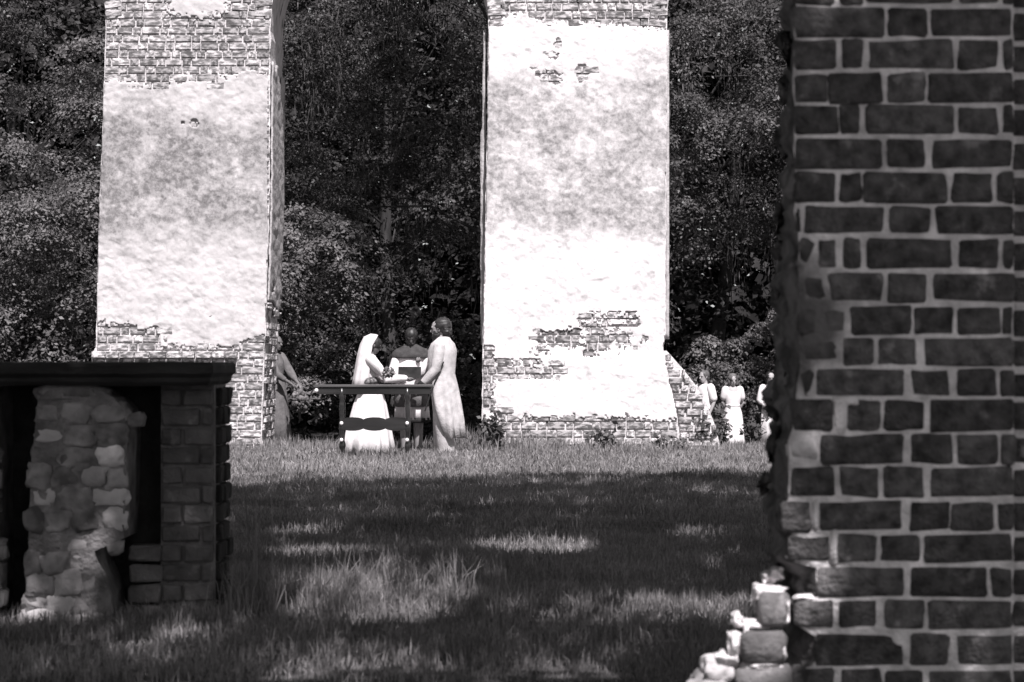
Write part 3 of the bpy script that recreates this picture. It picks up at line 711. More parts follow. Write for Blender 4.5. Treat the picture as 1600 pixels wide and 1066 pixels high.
shade_tree('spreading oak beside the near pier shading the lawn', (8.5, 7, 0), (4.5, 6.5, 9.6), (7, 6.5, 3.0), 210, 150, 2)
shade_tree('spreading oak beyond the tomb shading the lawn', (-8.5, 13, 0), (-3.5, 12.5, 10.0), (8, 7.5, 3.0), 240, 150, 3)
shade_tree('spreading oak opposite the tomb shading the lawn', (9.5, 18, 0), (4.5, 15.5, 10.4), (7.5, 7.5, 3.0), 220, 150, 4)

# woodland behind the ruin
def wood_tree(name, label, base, ctr, rad, ncl, per, cr, leaf, m, group, seed, flat=.6, moss=0, hollow=.35, asp=.5, r0=.22, droop=None, cat='tree', zmax=11):
    base = (base[0], base[1], gz(base[0], base[1])); root = empty(name, base, label, cat, group)
    P, nr, cc = crown_pts(ctr, rad, ncl, per, cr, flat, hollow)
    k = (P[:, 2] > base[2] + .03) & (P[:, 1] > 38.2); P = P[k]; nr = nr[k]
    o = link('crown', np_mesh('crown', leaf_quads(P, nr, leaf, asp, droop), 4), m, root); o.location = -Vector(base)
    tb = trunk_mesh((base[0], base[1], base[2] - .2), ((ctr[0] if abs(ctr[0] - base[0]) < 1.2 else base[0]), ctr[1], ctr[2] + rad[2]*.3), r0, r0*.45, list(cc[::max(1, len(cc)//12)]), seed, .25)
    t_ = tb.build('trunk', M_bark, root); t_.location = -Vector(base)
    if moss:
        n = moss*40; q = cc[RNG.integers(0, len(cc), moss)]; kk = np.repeat(np.arange(moss), 40)
        Q = q[kk] + RNG.normal(size=(n, 3))*np.array([.12, .12, .5]) - np.array([0, 0, .5])
        u = np.array([0, 0, -1.]) + .12*RNG.normal(size=(n, 3)); v = np.column_stack([RNG.normal(size=n), RNG.normal(size=n)*.5, np.zeros(n)]); v /= np.linalg.norm(v, axis=1)[:, None]
        ln_ = RNG.uniform(.12, .4, n)[:, None]
        W = np.stack([Q, Q + u*ln_*.5 + v*.012, Q + u*ln_, Q + u*ln_*.5 - v*.012], 1).reshape(-1, 3)
        h = link('hanging_moss', np_mesh('hanging_moss', W, 4), M_moss, root); h.location = -Vector(base)
    return root
G1 = 'woodland trees behind the ruined piers'
wood_tree('broadleaf_tree', 'sunlit tree with layered drooping boughs filling the gap outside the stained pier', (-9.8, 45.2), (-8.8, 44.2, 4.9), (3.6, 2.4, 3.8), 85, 1200, 1.0, .075, M_leaf_lit, G1, 1, flat=.35)
wood_tree('broadleaf_tree', 'young tree with leafy sprays toned as sunlit behind the reveal of the stained pier', (-5.1, 45.4), (-3.6, 44.8, 2.6), (1.1, 1.0, 1.7), 30, 620, .62, .08, M_leaf_pale, G1, 2, flat=.3, r0=.09)
wood_tree('broadleaf_tree', 'moss-hung tree straight behind the wedding group', (0.3, 48.5), (-1.9, 47.6, 6.3), (3.4, 2.0, 3.2), 80, 900, .85, .07, M_leaf_shade, G1, 3, moss=60, droop=.5)
wood_tree('broadleaf_tree', 'unseen tall tree added to shade the wood behind the arch', (1.7, 43.2), (.7, 41.8, 10.4), (2.9, 3.0, 2.7), 150, 230, .9, .14, M_leaf, G1, 4)  # out-of-view crown added to darken the foliage behind the arch
wood_tree('broadleaf_tree', 'tree in dark leaf behind the brightest pier', (2.0, 47.5), (1.7, 47, 5.0), (1.5, 1.6, 4.2), 60, 300, .75, .09, M_leaf, G1, 5)
wood_tree('broadleaf_tree', 'moss-hung tree behind the two standing guests', (3.0, 54.7), (4.4, 53.6, 6.2), (3.2, 2.0, 3.2), 80, 850, .85, .075, M_leaf, G1, 6, moss=40, droop=.4)
wood_tree('broadleaf_tree', 'leafy tree behind the top of the near brick pier', (9.0, 52), (8.0, 51, 5.4), (3.2, 2.2, 4.6), 120, 280, .8, .10, M_leaf, G1, 7)
wood_tree('broadleaf_tree', 'shade-toned tree between the stained pier and the moss-hung tree', (-6.0, 51), (-5.2, 50.2, 4.9), (3.0, 1.8, 4.4), 70, 750, .95, .075, M_leaf_shade, G1, 8)
for i, x in enumerate((-15, -11, -7, -3, 1, 5, 9, 13)):
    behind = ('outermost, past the sunlit layered tree', 'right behind the sunlit layered tree', 'behind the grey-stained pier', 'behind the bride and the table', 'behind the brightest pier', 'behind the guests in white', 'behind the near brick pier', 'farthest beyond the near brick pier')[i]
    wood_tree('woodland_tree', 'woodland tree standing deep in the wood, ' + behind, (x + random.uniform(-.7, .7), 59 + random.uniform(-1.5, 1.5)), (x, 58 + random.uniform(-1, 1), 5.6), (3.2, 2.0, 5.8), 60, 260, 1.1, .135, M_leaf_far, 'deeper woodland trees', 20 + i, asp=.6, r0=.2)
n = 120000                                  # the wood goes on as one dark mass
P = np.column_stack([RNG.uniform(-30, 30, n), RNG.uniform(63, 74, n), RNG.uniform(-.6, 13, n)])
nr = np.tile(np.array([[0, -.4, .7]]), (n, 1))
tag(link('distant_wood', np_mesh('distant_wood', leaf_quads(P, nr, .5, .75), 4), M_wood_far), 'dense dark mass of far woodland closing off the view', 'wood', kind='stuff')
# understorey bushes
def bush(label, c, rad, ncl, per, cr, leaf, m, seed, group='bushes under the trees', asp=.55):
    base = (c[0], c[1], 0)
    return wood_tree('bush', label, base, c, rad, ncl, per, cr, leaf, m, group, seed, .6, 0, .2, asp, .04, None, 'bush')
bush('glossy sunlit bush behind the woman in the white dress', (5.2, 53.0, .7), (1.9, .9, 1.7), 75, 260, .42, .085, M_leaf_lit, 41)
bush('low bush beside the broken stub of the brightest pier', (3.7, 51.8, .3), (1.0, .7, 1.3), 40, 200, .4, .08, M_leaf, 42)
bush('dark bush behind the table and the bride', (-2.6, 50, .3), (1.9, .8, 1.5), 50, 200, .5, .09, M_leaf_far, 43)  # dark leaf tone here and behind the groom stands in for deep shade
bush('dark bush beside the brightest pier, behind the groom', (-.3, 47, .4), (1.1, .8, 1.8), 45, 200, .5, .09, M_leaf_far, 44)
bush('leafy bush under the sunlit layered tree', (-7.6, 43.4, .9), (1.8, .9, 1.7), 70, 240, .5, .10, M_leaf_lit, 45)
bush('bush showing over the tomb slab at the frame edge', (-9.6, 43.0, 1.0), (1.4, .9, 1.6), 55, 240, .5, .10, M_leaf_lit, 46)
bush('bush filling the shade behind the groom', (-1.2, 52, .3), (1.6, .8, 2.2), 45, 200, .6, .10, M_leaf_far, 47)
# weeds at the pier feet
def weed(label, x, y, d, h, w, nl_, leaf, seed):
    b = U(x, y, d); b.z = gz(b.x, b.y); root = empty('leafy_weed', b, label, 'plant', 'weeds at the feet of the piers')
    rs = random.Random(seed); mb = MB(); tips = []
    for i in range(7):
        t = Vector((rs.uniform(-w, w), rs.uniform(-.12, .12), h*rs.uniform(.5, 1))); mb.limb([(0, 0, -.02), t*.5 + Vector((0, 0, .04)), t], [.008, .006, .003], 5); tips.append(t)
    mb.build('stem', M_bark, root)
    T = np.array([list(t) for t in tips]); C = T[RNG.integers(0, 7, nl_)]*RNG.uniform(.35, 1.05, nl_)[:, None] + RNG.normal(size=(nl_, 3))*.05
    C[:, 2] = np.abs(C[:, 2])
    link('leaves', np_mesh('leaves', leaf_quads(C, np.tile([[0, -.5, .6]], (nl_, 1)), leaf, .65), 4), M_ivy, root)
weed('dark ivy climbing the corner of the brightest pier beside the groom', 770, 706, D0 - .25, .62, .17, 170, .10, 1)
weed('leafy weed against the middle foot of the brightest pier', 940, 706, D0 - .25, .38, .17, 110, .10, 2)
weed('low spreading weed at the stub end of the brightest pier', 1050, 706, D0 - .25, .22, .25, 100, .085, 3)
weed('leafy shrub in front of the guest with the white shirt', 1108, 704, D0 + .1, .62, .20, 190, .09, 4)
weed('small weed beside the ivy at the pier corner', 812, 706, D0 - .2, .15, .12, 40, .07, 5)
weed('weed at the skirt of the woman in white', 1128, 702, 37.2, .45, .12, 90, .08, 6)
weed('leafy growth on top of the broken wall stub', 1040, 706, D0 + .35, 1.55, .05, 50, .09, 7)
weed('weed between the woman in white and the near pier', 1178, 702, 38.4, .55, .16, 130, .09, 8)

# ------------------------------------------------------------------ people
def rot_head(mb, start, pivot, pitch, yaw):
    Mx = Matrix.Translation(pivot) @ Matrix.Rotation(yaw, 4, 'Z') @ Matrix.Rotation(pitch, 4, 'X') @ Matrix.Translation(-Vector(pivot))
    for i in range(start, len(mb.v)): mb.v[i] = Mx @ mb.v[i]
    return Mx
def hand(mb, wrist, dirv, curl=.5, k=1., palm_n=Vector((0, 0, -1))):
    d = Vector(dirv).normalized(); s = d.cross(palm_n).normalized(); pn = s.cross(d).normalized()
    w = Vector(wrist); mb.limb([w, w + d*.045*k, w + d*.085*k], [.026*k, .036*k, .034*k], 8, .5, side=s)
    for i, (o, l) in enumerate(((-.026, .07), (-.009, .08), (.009, .075), (.026, .058))):
        a = w + d*.085*k + s*o*k; b = a + (d*(1-curl*.4) + pn*curl*.6)*l*.5*k; c = b + (d*(1-curl) + pn*curl)*l*.5*k
        mb.limb([a, b, c], [.0105*k, .0098*k, .008*k], 6)
    a = w + d*.03*k - s*.03*k; b = a + (d*.6 - s*.6 + pn*.3)*.04*k; c = b + (d*.9 + pn*.3)*.03*k; mb.limb([a, b, c], [.014*k, .012*k, .009*k], 6)
class Person:
    """local frame: faces -Y, own left is +X"""
    def __init__(s, label, loc, rz, H, skin, group=None):
        s.root = empty('person', loc, label, 'person', group, rz); s.k = H/1.75; s.skin = skin; s.mb = MB()
    def body(s, arms, pitch=0., yaw=0., lean=0., feet=((-.09, 0), (.09, 0)), female=False):
        k = s.k; mb = s.mb; fm = .9 if female else 1.
        hip = .15 if not female else .165
        mb.loft([(z*k, 0, (y + lean*max(0, z-.95))*k, rx*k, ry*k) for z, y, rx, ry in ((.82, .0, .10, .09), (.88, .01, hip, .11), (.98, .01, hip, .115), (1.10, 0, .125*fm, .095), (1.24, -.005, .145*fm, .11), (1.36, 0, .165*fm, .115), (1.44, .01, .15*fm, .085), (1.485, .015, .075, .06))])
        ly = lambda z: lean*max(0, z-.95)*k
        top = Vector((0, ly(1.5)+.01*k, 1.5*k)); mb.limb([(0, ly(1.44)+.015*k, 1.42*k), top, (0, ly(1.56)-.0*k, 1.58*k)], [.06*k, .055*k, .052*k])
        for (fx_, fy_), sx in zip(feet, (-1, 1)):
            mb.limb([(sx*.085*k, .01*k, .9*k), (sx*.09*k + fx_*.3*k*0, fy_*k*.5 - .02*k, .50*k), (fx_*k, fy_*k + .02*k, .09*k)], [.085*k, .056*k, .04*k])
            mb.limb([(fx_*k, fy_*k + .04*k, .045*k), (fx_*k, fy_*k - .07*k, .04*k), (fx_*k*1.1, fy_*k - .16*k, .03*k)], [.04*k, .042*k, .028*k])
        s.sh = []
        for sx, (el, wr, pn) in zip((-1, 1), arms):
            sh = Vector((sx*.175*fm*k, ly(1.42) + .01*k, 1.41*k)); el = Vector(el)*k; wr = Vector(wr)*k; s.sh.append((sh, el, wr))
            mb.limb([sh, sh.lerp(el, .5), el, el.lerp(wr, .35), wr], [.052*k*fm, .045*k*fm, .038*k*fm, .038*k*fm, .026*k*fm]); hand(mb, wr, (wr - el), .45, k, Vector(pn))
        st = len(mb.v); hy = ly(1.6); c = Vector((0, hy - .01*k, 1.64*k))
        mb.loft([(c.z + z*k, 0, c.y + y*k, rx*k, ry*k) for z, y, rx, ry in ((-.118, -.05, .02, .02), (-.105, -.04, .042, .045), (-.07, -.015, .058, .075), (-.03, -.005, .067, .087), (.01, 0, .073, .094), (.05, .005, .076, .096), (.085, .01, .066, .082), (.108, .012, .04, .05), (.116, .012, .012, .015))], 16)
        mb.limb([c + Vector((0, -.085, .012))*k, c + Vector((0, -.108, -.028))*k], [.010*k, .016*k], 8)         # nose
        mb.limb([c + Vector((-.024, -.086, -.062))*k, c + Vector((.024, -.086, -.062))*k], .0095*k, 6)          # lips
        mb.limb([c + Vector((-.045, -.078, .024))*k, c + Vector((0, -.092, .024))*k, c + Vector((.045, -.078, .024))*k], .011*k, 6)  # brow
        for sx in (-1, 1): mb.ball(c + Vector((sx*.075, .01, -.01))*k, Vector((.012, .022, .032))*k, 8, 6)
        s.hm = rot_head(mb, st, c + Vector((0, .02*k, -.10*k)), pitch, yaw); s.c = c
        o = mb.build('body', s.skin, s.root); r = o.modifiers.new('one_skin', 'REMESH'); r.mode = 'VOXEL'; r.voxel_size = .008; r.use_smooth_shade = True
        sm = o.modifiers.new('soften', 'SMOOTH'); sm.factor = .5; sm.iterations = 2
        for sx in (-1, 1):
            e = MB(); e.ball(c + Vector((sx*.032, -.083, .004))*k, .011*k, 8, 6)
            for i in range(len(e.v)): e.v[i] = s.hm @ e.v[i]
            e.build('eye', M_black, s.root)
        return s
    def headpart(s, name, m, balls, jit=.0, n=30):
        mb = MB(); k = s.k
        for c, r in balls: mb.ball(s.c + Vector(c)*k, Vector(r)*k, n, 20)
        for i, v in enumerate(mb.v):
            if jit: v += Vector((noise.noise(v*60), noise.noise(v*60 + Vector((5, 0, 0))), noise.noise(v*60 + Vector((0, 7, 0)))))*jit
            mb.v[i] = s.hm @ v
        return mb.build(name, m, s.root)
    def cloth(s, name, m, levels, n=40, folds=0, depth=.0, f0=.3, sleeves=None, extra=None, hem=None):
        mb = MB(); k = s.k; ph = random.uniform(0, 6)
        def fold(t, a): return (depth*max(0, (t - f0)/(1 - f0))*(math.sin(a*folds + ph + .7*math.sin(a*3)) + .5*math.sin(a*folds*1.7 + ph*2))) if folds else 0.
        lv = [tuple(q*k for q in l) for l in levels]
        mb.loft(lv, n, fold)
        if hem:
            for v in mb.v:
                hz = hem(math.atan2(v.y, v.x))*k; zt = levels[0][0]*k; zb = levels[-1][0]*k
                if v.z < 1.0*k: v.z = hz + (v.z - zb)/(1.0*k - zb)*(1.0*k - hz)
        if sleeves:
            for (sh, el, wr), (r0, r1, r2, upto) in zip(s.sh, sleeves):
                e = el.lerp(wr, max(0, upto)) if upto >= 0 else sh.lerp(el, 1 + upto)
                if upto >= 0: mb.limb([sh + Vector((0, 0, .0)), sh.lerp(el, .5), el, e], [r0*k, (r0+r1)/2*k, r1*k, r2*k], 12)
                else: mb.limb([sh, sh.lerp(e, .5), e], [r0*k, (r0 + r1)/2*k, r1*k], 12)
        if extra: extra(mb, k)
        o = mb.build(name, m, s.root); return o
def at(x, d): return Vector(((x - 800)/F*d, d, gz((x - 800)/F*d, d)))
WG = 'wedding party at the table'
PI = math.pi
# bride: faces right, one arm reaching across
b = Person('bride in white gown and long veil behind the table, arm stretched out', at(580, 34.6), PI*.52, 1.60, M_skin_dark, WG)
b.body(arms=(((-.19, -.22, 1.13), (-.13, -.50, 1.13), (0, 0, -1)), ((.17, -.18, 1.13), (.05, -.40, 1.10), (0, 0, -1))), pitch=.45, yaw=.1, female=True)
b.cloth('gown', M_white, [(1.47,0,.01,.08,.07),(1.42,0,.01,.155,.09),(1.34,0,0,.165,.125),(1.22,0,-.01,.15,.12),(1.10,0,0,.125,.10),(1.04,0,0,.135,.115),(.92,0,.01,.20,.18),(.75,0,.02,.25,.235),(.5,0,.03,.30,.29),(.25,0,.04,.345,.34),(.02,0,.05,.39,.39)], 64, 10, .085, .4, sleeves=((.085, .07, .05, .97), (.085, .07, .05, .97)))
b.headpart('hair', M_hair, [((0, .012, .022), (.088, .107, .104)), ((0, .04, -.05), (.083, .07, .10))], .006)
def veil(mb, k): pass
vm = MB(); R = []
for i, (z, cy, rx, ry) in enumerate(((1.79, .02, .015, .015), (1.775, .02, .06, .07), (1.72, .03, .098, .118), (1.62, .05, .11, .12), (1.48, .07, .15, .13), (1.3, .09, .19, .14), (1.12, .11, .215, .15), (.98, .13, .23, .16))):
    R.append([Vector((rx*math.cos(a)*(1 + .05*math.sin(a*9)*(i/7)), cy + ry*math.sin(a)*(1 + .05*math.sin(a*9)*(i/7)), z))*b.k for a in [(-.16 + 1.32*j/27)*PI for j in range(28)]])
nv = len(R[0]); vv = [p for r in R for p in r]; ff = [(i*nv+j, i*nv+j+1, (i+1)*nv+j+1, (i+1)*nv+j) for i in range(len(R)-1) for j in range(nv-1)]
for q in range(5*nv): vv[q] = vv[q].lerp(b.hm @ vv[q], max(0, 1 - (q//nv)/4.0))
vo = link('veil', pydata('veil', vv, ff), M_veil, b.root, True); mm_ = vo.modifiers.new('thickness', 'SOLIDIFY'); mm_.thickness = .006
tr = MB(); tr.loft([(z*b.k, 0, .05*b.k, rx*b.k, ry*b.k) for z, rx, ry in ((1.15, .20, .15), (1.10, .225, .175), (1.06, .235, .185), (1.05, .20, .15))], 40); tr.build('lace_trim', M_grey_trim, b.root)
# bouquet in her lowered hand
def bouquet(label, p, r, m, seed, n=70):
    root = empty('bouquet', p, label, 'bouquet', 'bouquets of the wedding party'); rs = random.Random(seed); mb = MB()
    for i in range(n):
        d = Vector((rs.gauss(0, 1), rs.gauss(0, 1), rs.gauss(0, 1))).normalized()*r*rs.uniform(.75, 1); mb.ball(d + Vector((0, 0, r*.3)), (r*rs.uniform(.14, .26),)*3, 7, 5)
    mb.build('flowers', m, root); C = np.array([list(Vector((rs.gauss(0, 1), rs.gauss(0, 1), rs.gauss(-.3, .8))).normalized()*r*1.05 + Vector((0, 0, r*.3))) for _ in range(60)])
    link('leaves', np_mesh('leaves', leaf_quads(C, C, r*.55, .5), 4), M_ivy, root)
    st = MB(); st.limb([(0, 0, r*.2), (0, .01, -r*1.3)], [.022, .015], 8); st.build('stems', M_ivy, root)
bouquet('pale bouquet held between the bride and the officiant', U(606, 586, 34.45), .085, M_flower_dim, 3)
# groom: faces left, seen from his left side, cutaway coat
gq = Person('bearded groom in pale cutaway tailcoat beside the table end', at(690, 34.7), -PI*.55, 1.83, M_skin_lit, WG)
gq.body(arms=(((-.19, -.20, 1.10), (-.10, -.42, .985), (0, 0, -1)), ((.21, -.02, 1.12), (.19, -.20, .90), (0, 1, 0))), pitch=.12, yaw=-.1, feet=((-.09, -.03), (.09, .05)))
tr = MB(); k = gq.k
for sx, fy in ((-1, -.03), (1, .05)): tr.limb([(sx*.085*k, .0, .96*k), (sx*.095*k, fy*.5*k, .5*k), (sx*.095*k, (fy+.02)*k, .06*k)], [.12*k, .105*k, .105*k], 14)
tr.build('trousers', M_coat, gq.root)
sh = MB()
for sx, fy in ((-1, -.03), (1, .05)): sh.limb([(sx*.09*k, (fy+.06)*k, .045*k), (sx*.095*k, (fy-.07)*k, .04*k), (sx*.1*k, (fy-.19)*k, .032*k)], [.05*k, .05*k, .036*k], 10)
sh.build('shoes', M_black, gq.root)
gq.root.scale = (1.1, 1.12, 1.0)
def hem_g(a):      # front (-Y) cut away, tails long at the back
    f = -math.sin(a); t = min(max((f + .55)/1.3, 0), 1); t = t*t*(3-2*t); return .22 + .68*t
gq.cloth('tailcoat', M_coat, [(1.53,0,.03,.075,.065),(1.49,0,.02,.14,.09),(1.44,0,.015,.215,.135),(1.35,0,.01,.23,.165),(1.2,0,0,.215,.165),(1.06,0,0,.20,.155),(1.0,0,.005,.205,.16),(.85,0,.015,.22,.18),(.65,0,.03,.225,.195),(.45,0,.045,.235,.205),(.22,0,.06,.24,.215)], 56, 7, .08, .45, sleeves=((.075, .062, .05, .93), (.078, .064, .05, .9)), hem=hem_g)
gq.headpart('hair', M_hair, [((0, .04, .035), (.098, .105, .108)), ((0, .08, -.045), (.085, .06, .08))], .02)
gq.headpart('beard', M_hair, [((0, -.06, -.10), (.058, .05, .052)), ((-.05, -.03, -.07), (.026, .045, .05)), ((.05, -.03, -.07), (.026, .045, .05))], .01)
cf = MB(); sh_, el_, wr_ = gq.sh[1]; cf.limb([el_.lerp(wr_, .86), el_.lerp(wr_, 1.0)], .055*k, 12); cf.build('cuff', M_black, gq.root)
# officiant: faces the camera, head bowed over an open book
of = Person('officiant in white robe and dark cape reading from a black book', at(643, 35.25), 0., 1.72, M_skin_deep, WG)
of.body(arms=(((-.25, -.10, 1.16), (-.10, -.30, 1.10), (0, 0, 1)), ((.25, -.10, 1.16), (.10, -.30, 1.10), (0, 0, 1))), pitch=.42)
of.cloth('robe', M_white, [(1.46,0,.01,.10,.08),(1.42,0,.01,.19,.11),(1.32,0,0,.215,.15),(1.15,0,0,.21,.15),(1.0,0,0,.21,.155),(.8,0,0,.225,.17),(.6,0,0,.24,.18),(.47,0,0,.25,.19)], 44, 9, .05, .4, sleeves=((.065, .085, .075, .75), (.065, .085, .075, .75)))
of.cloth('cape', M_cape, [(1.53,0,.01,.075,.07),(1.49,0,.01,.15,.10),(1.45,0,.01,.235,.13),(1.40,0,.01,.275,.165),(1.345,0,.005,.29,.185),(1.33,0,.005,.275,.17)], 40, 7, .03, .3)
of.cloth('waist_apron', M_greydress, [(.90,0,-.01,.205,.165),(.80,0,-.01,.238,.19),(.66,0,-.01,.25,.2),(.65,0,-.01,.22,.17)], 36)
of.cloth('hem_band', M_black, [(.50,0,0,.255,.196),(.44,0,0,.268,.206),(.43,0,0,.23,.18)], 44, 9, .05, 0)
tr = MB(); k = of.k
for sx in (-1, 1): tr.limb([(sx*.085*k, 0, .9*k), (sx*.095*k, -.01, .5*k), (sx*.095*k, .02*k, .07*k)], [.1*k, .075*k, .055*k], 12)
tr.build('stockings', M_skin_lit, of.root)
sh = MB()
for sx in (-1, 1): sh.limb([(sx*.09*k, .06*k, .045*k), (sx*.095*k, -.07*k, .04*k), (sx*.1*k, -.18*k, .032*k)], [.05*k, .05*k, .036*k], 10)
sh.build('shoes', M_black, of.root)
of.headpart('hair', M_hair, [((0, .012, .034), (.089, .108, .104)), ((0, .05, -.03), (.08, .06, .07))], .012)
mdl = MB(); mdl.ball((.10*k, -.165*k, 1.31*k), (.035, .02, .042), 12, 8); mdl.build('breast_badge', M_grey_trim, of.root)
bk = empty('book', U(640, 583, 34.70), 'black open book held up by the officiant', 'book')
cv = MB()
for sx in (-1, 1): cv.rings([[Vector((0, .0, -.07)), Vector((sx*.155, -.03, -.07)), Vector((sx*.155, -.018, -.07)), Vector((0, .014, -.07))], [Vector((0, .05, .085)), Vector((sx*.155, .02, .085)), Vector((sx*.155, .032, .085)), Vector((0, .064, .085))]])
cv.build('cover', M_black, bk, False)
pg = MB()
for sx in (-1, 1): pg.rings([[Vector((0, .015, -.064)), Vector((sx*.148, -.014, -.064)), Vector((sx*.148, -.004, -.064)), Vector((0, .03, -.064))], [Vector((0, .065, .079)), Vector((sx*.148, .036, .079)), Vector((sx*.148, .046, .079)), Vector((0, .08, .079))]])
pg.build('pages', M_white, bk, False)
# attendant half hidden by the stained pier
at_ = Person('attendant in long grey dress half hidden behind the stained pier, holding flowers', at(430, 38.0), PI*.33, 1.66, M_skin_dark, WG)
at_.body(arms=(((-.21, -.18, 1.14), (-.08, -.36, 1.0), (0, 0, -1)), ((.22, -.15, 1.14), (.12, -.36, 1.0), (0, 0, -1))), pitch=.1, female=True)
at_.cloth('dress', M_greydress, [(1.47,0,.01,.08,.07),(1.42,0,.01,.155,.09),(1.34,0,0,.165,.125),(1.22,0,-.01,.15,.12),(1.10,0,0,.13,.11),(1.0,0,0,.16,.15),(.8,0,0,.19,.185),(.4,0,0,.22,.22),(.03,0,0,.26,.26)], 44, 9, .05, .5, sleeves=((.085, .07, .045, .5), (.085, .07, .045, .5)))
at_.headpart('hair', M_hair_mid, [((0, .025, .015), (.09, .105, .108)), ((0, .06, -.08), (.085, .06, .12))], .008)
bouquet('large muted bouquet held by the attendant beside the pier', U(468, 632, 37.68), .155, M_flower_dim, 8, 90)
# guests beyond the stub wall
GG = 'guests watching from beyond the ruin'
g1 = Person('guest in white short-sleeved shirt and dark trousers, facing the couple', at(1101, 48.0), -PI*.30, 1.62, M_skin_lit, GG)
g1.body(arms=(((-.25, -.02, 1.14), (-.22, -.18, .95), (0, 1, 0)), ((.25, .04, 1.13), (.22, -.05, .90), (0, 1, 0))), pitch=.1)
g1.cloth('shirt', M_white, [(1.48,0,.01,.085,.075),(1.43,0,.01,.18,.11),(1.32,0,0,.20,.14),(1.1,0,0,.185,.135),(.98,0,0,.195,.145),(.92,0,0,.20,.15)], 36, 6, .03, .4, sleeves=((.09, .085, .08, -.25), (.09, .085, .08, -.25)))
tr = MB(); k = g1.k
for sx in (-1, 1): tr.limb([(sx*.085*k, 0, .96*k), (sx*.095*k, -.01, .5*k), (sx*.095*k, .02*k, .05*k)], [.12*k, .085*k, .08*k], 12)
tr.build('trousers', M_black, g1.root); g1.headpart('hair', M_hair_mid, [((0, .025, .03), (.092, .106, .105)), ((0, .06, -.04), (.08, .055, .07))], .01)
g2 = Person('woman in long white short-sleeved dress standing near the stub wall', at(1145, 50.0), .12, 1.56, M_skin_lit, GG)
g2.body(arms=(((-.22, .04, 1.13), (-.12, .12, .95), (0, -1, 0)), ((.24, .05, 1.12), (.14, .14, .93), (0, -1, 0))), pitch=.2, female=True)
g2.cloth('dress', M_white, [(1.42,0,.01,.10,.075),(1.40,0,.01,.165,.095),(1.33,0,0,.18,.135),(1.2,0,-.01,.175,.135),(1.08,0,0,.15,.12),(1.05,0,0,.155,.125),(.92,0,0,.20,.165),(.7,0,0,.225,.2),(.35,0,0,.245,.23),(.04,0,0,.27,.26)], 48, 9, .05, .5, sleeves=((.09, .085, .08, -.45), (.09, .085, .08, -.45)))
g2.headpart('hair', M_hair_mid, [((0, .03, .03), (.11, .115, .108)), ((-.075, .02, -.04), (.04, .06, .08)), ((.075, .02, -.04), (.04, .06, .08)), ((0, .06, -.06), (.09, .055, .08))], .012)
bl_ = MB(); kk = g2.k; bl_.loft([(z*kk, 0, 0, rx*kk, ry*kk) for z, rx, ry in ((1.10, .152, .122), (1.09, .162, .132), (1.05, .164, .134), (1.04, .154, .124))], 36); bl_.build('belt', M_white, g2.root)
g3_ = Person('guest in white clothes mostly hidden by the near brick pier', at(1203, 50.5), .25, 1.60, M_skin_lit, GG)
g3_.body(arms=(((-.24, -.02, 1.14), (-.16, -.16, 1.0), (0, 1, 0)), ((.25, .0, 1.13), (.2, -.1, .92), (0, 1, 0))), pitch=.2, female=True)
g3_.cloth('dress', M_white, [(1.45,0,.01,.09,.075),(1.42,0,.01,.165,.095),(1.33,0,0,.18,.135),(1.2,0,-.01,.17,.13),(1.08,0,0,.15,.12),(.92,0,0,.19,.16),(.6,0,0,.205,.19),(.04,0,0,.22,.22)], 44, 8, .05, .5, sleeves=((.085, .08, .06, .2), (.085, .08, .06, .2)))
g3_.headpart('hair', M_hair, [((0, .03, .02), (.095, .108, .106)), ((0, .06, -.06), (.085, .055, .09))], .01)

# ------------------------------------------------------------------ table
TY = 33.15; SS = F/TY
def qx(x): return (x - 800)/SS
def qz(y): return EYE + (560 - y)/SS
table = empty('altar_table', (qx(585), TY, 0), 'dark wooden side table with turned legs and scalloped lower shelf', 'table')
TL = table.location; HX = (676 - 491)/2/SS; ZT = qz(601)
tp = MB(); 
def chamf(lo, hi, b, mb):
    (x0, y0, z0), (x1, y1, z1) = lo, hi; R = []
    for z, q in ((z0, b), (z0 + b, 0), (z1 - b, 0), (z1, b)):
        R.append([Vector((x0+q, y0+q, z)), Vector((x1-q, y0+q, z)), Vector((x1-q, y1-q, z)), Vector((x0+q, y1-q, z))])
    mb.rings(R)
chamf((-HX, -.19, ZT - .035), (HX, .19, ZT), .008, tp); tp.build('table_top', M_wood_top, table, False)
LX = (637 - 535)/2/SS; off = qx(586) - TL.x; ap = MB()
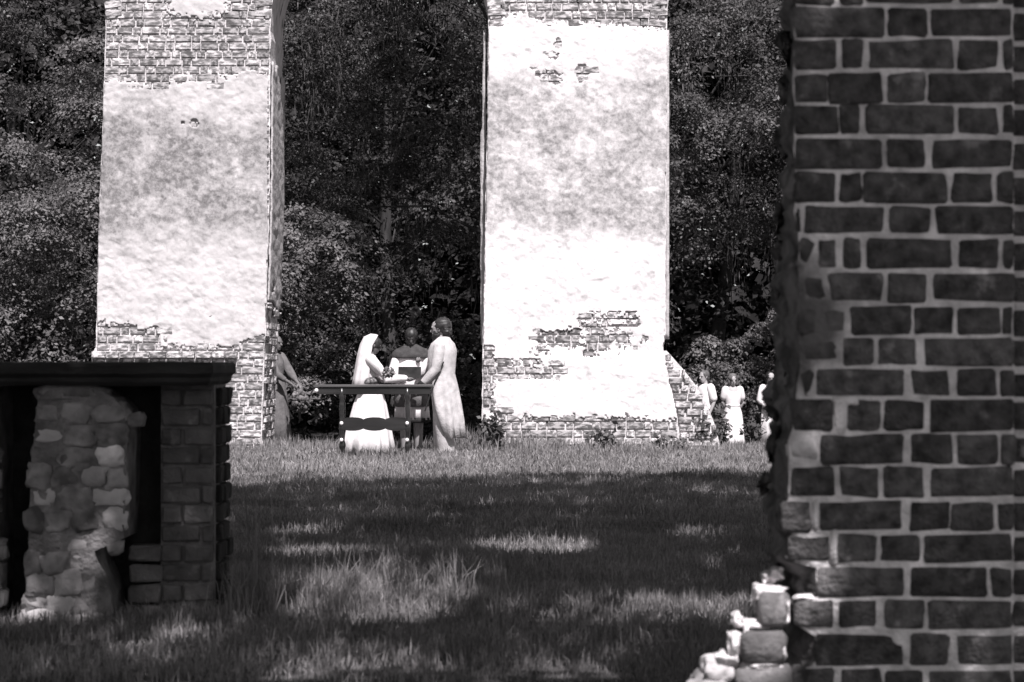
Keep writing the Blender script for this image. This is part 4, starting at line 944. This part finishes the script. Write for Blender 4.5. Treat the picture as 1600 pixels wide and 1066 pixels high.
chamf((-HX + .04, -.17, ZT - .125), (HX - .04, -.145, ZT - .036), .004, ap); chamf((-HX + .04, .145, ZT - .125), (HX - .04, .17, ZT - .036), .004, ap)
ap.build('apron', M_wood, table, False)
ZS = qz(664)
shf = MB(); chamf((off - LX - .02, -.15, ZS - .02), (off + LX + .02, .15, ZS), .005, shf); so2 = shf.build('shelf', M_wood_top, table, False)
# scalloped gallery on the shelf
N_ = 60; R = []
for i in range(N_ + 1):
    t = i/N_; x = off - LX + 2*LX*t; zt = ZS + .075 + .028*abs(math.sin(t*PI*3))**.6; zb = ZS - .075 + .028*abs(math.sin(t*PI*3))**.7*-1 + .03
    R.append([Vector((x, -.172, zb)), Vector((x, -.152, zb)), Vector((x, -.152, zt)), Vector((x, -.172, zt))])
gal = MB(); gal.rings(R); gal.build('scalloped_rail', M_wood, table, False)
for sx in (-1, 1):
    for sy in (-1, 1):
        lg = MB(); x = off + sx*LX; y = sy*.145
        prof = [(0, .016), (.03, .024), (.06, .018), (.12, .022), (.16, .034), (.19, .034), (.23, .02), (.30, .026), (.36, .03), (.40, .034), (.46, .034), (.50, .022), (.58, .027), (.70, .03), (.76, .022), (.79, .033), (ZT - .036, .034)]
        lg.rings([[Vector((x + r*math.cos(2*PI*j/14), y + r*math.sin(2*PI*j/14), z)) for j in range(14)] for z, r in prof])
        lo = lg.build('leg', M_wood, table)
        if sy < 0:
            for z in (qz(661), qz(687)):  # white balls added to paint highlights on the varnished turned legs
                kb = MB(); kb.ball((x - sx*.0, y - .035, z), (.024, .024, .026), 10, 8); kb.build('leg_glint', M_knob_glint, lo)
kb = MB(); kb.ball((-HX + .03, -.185, ZT - .075), (.026, .026, .028), 10, 8); kb.build('drawer_knob', M_knob_glint, table)
# dark strip added for the shade between the groom's arm and coat
shadow = MB(); shadow.limb([U(664, 642, 34.42), U(676, 606, 34.46), U(693, 566, 34.43)], [.010, .011, .009], 8)
ca = shadow.build('arm_shadow', M_black); ca.data.transform(Matrix.Translation(-U(664, 642, 34.42))); ca.location = U(664, 642, 34.42)
tag(ca, 'thin dark cane held against the groom\'s side', 'shadow')
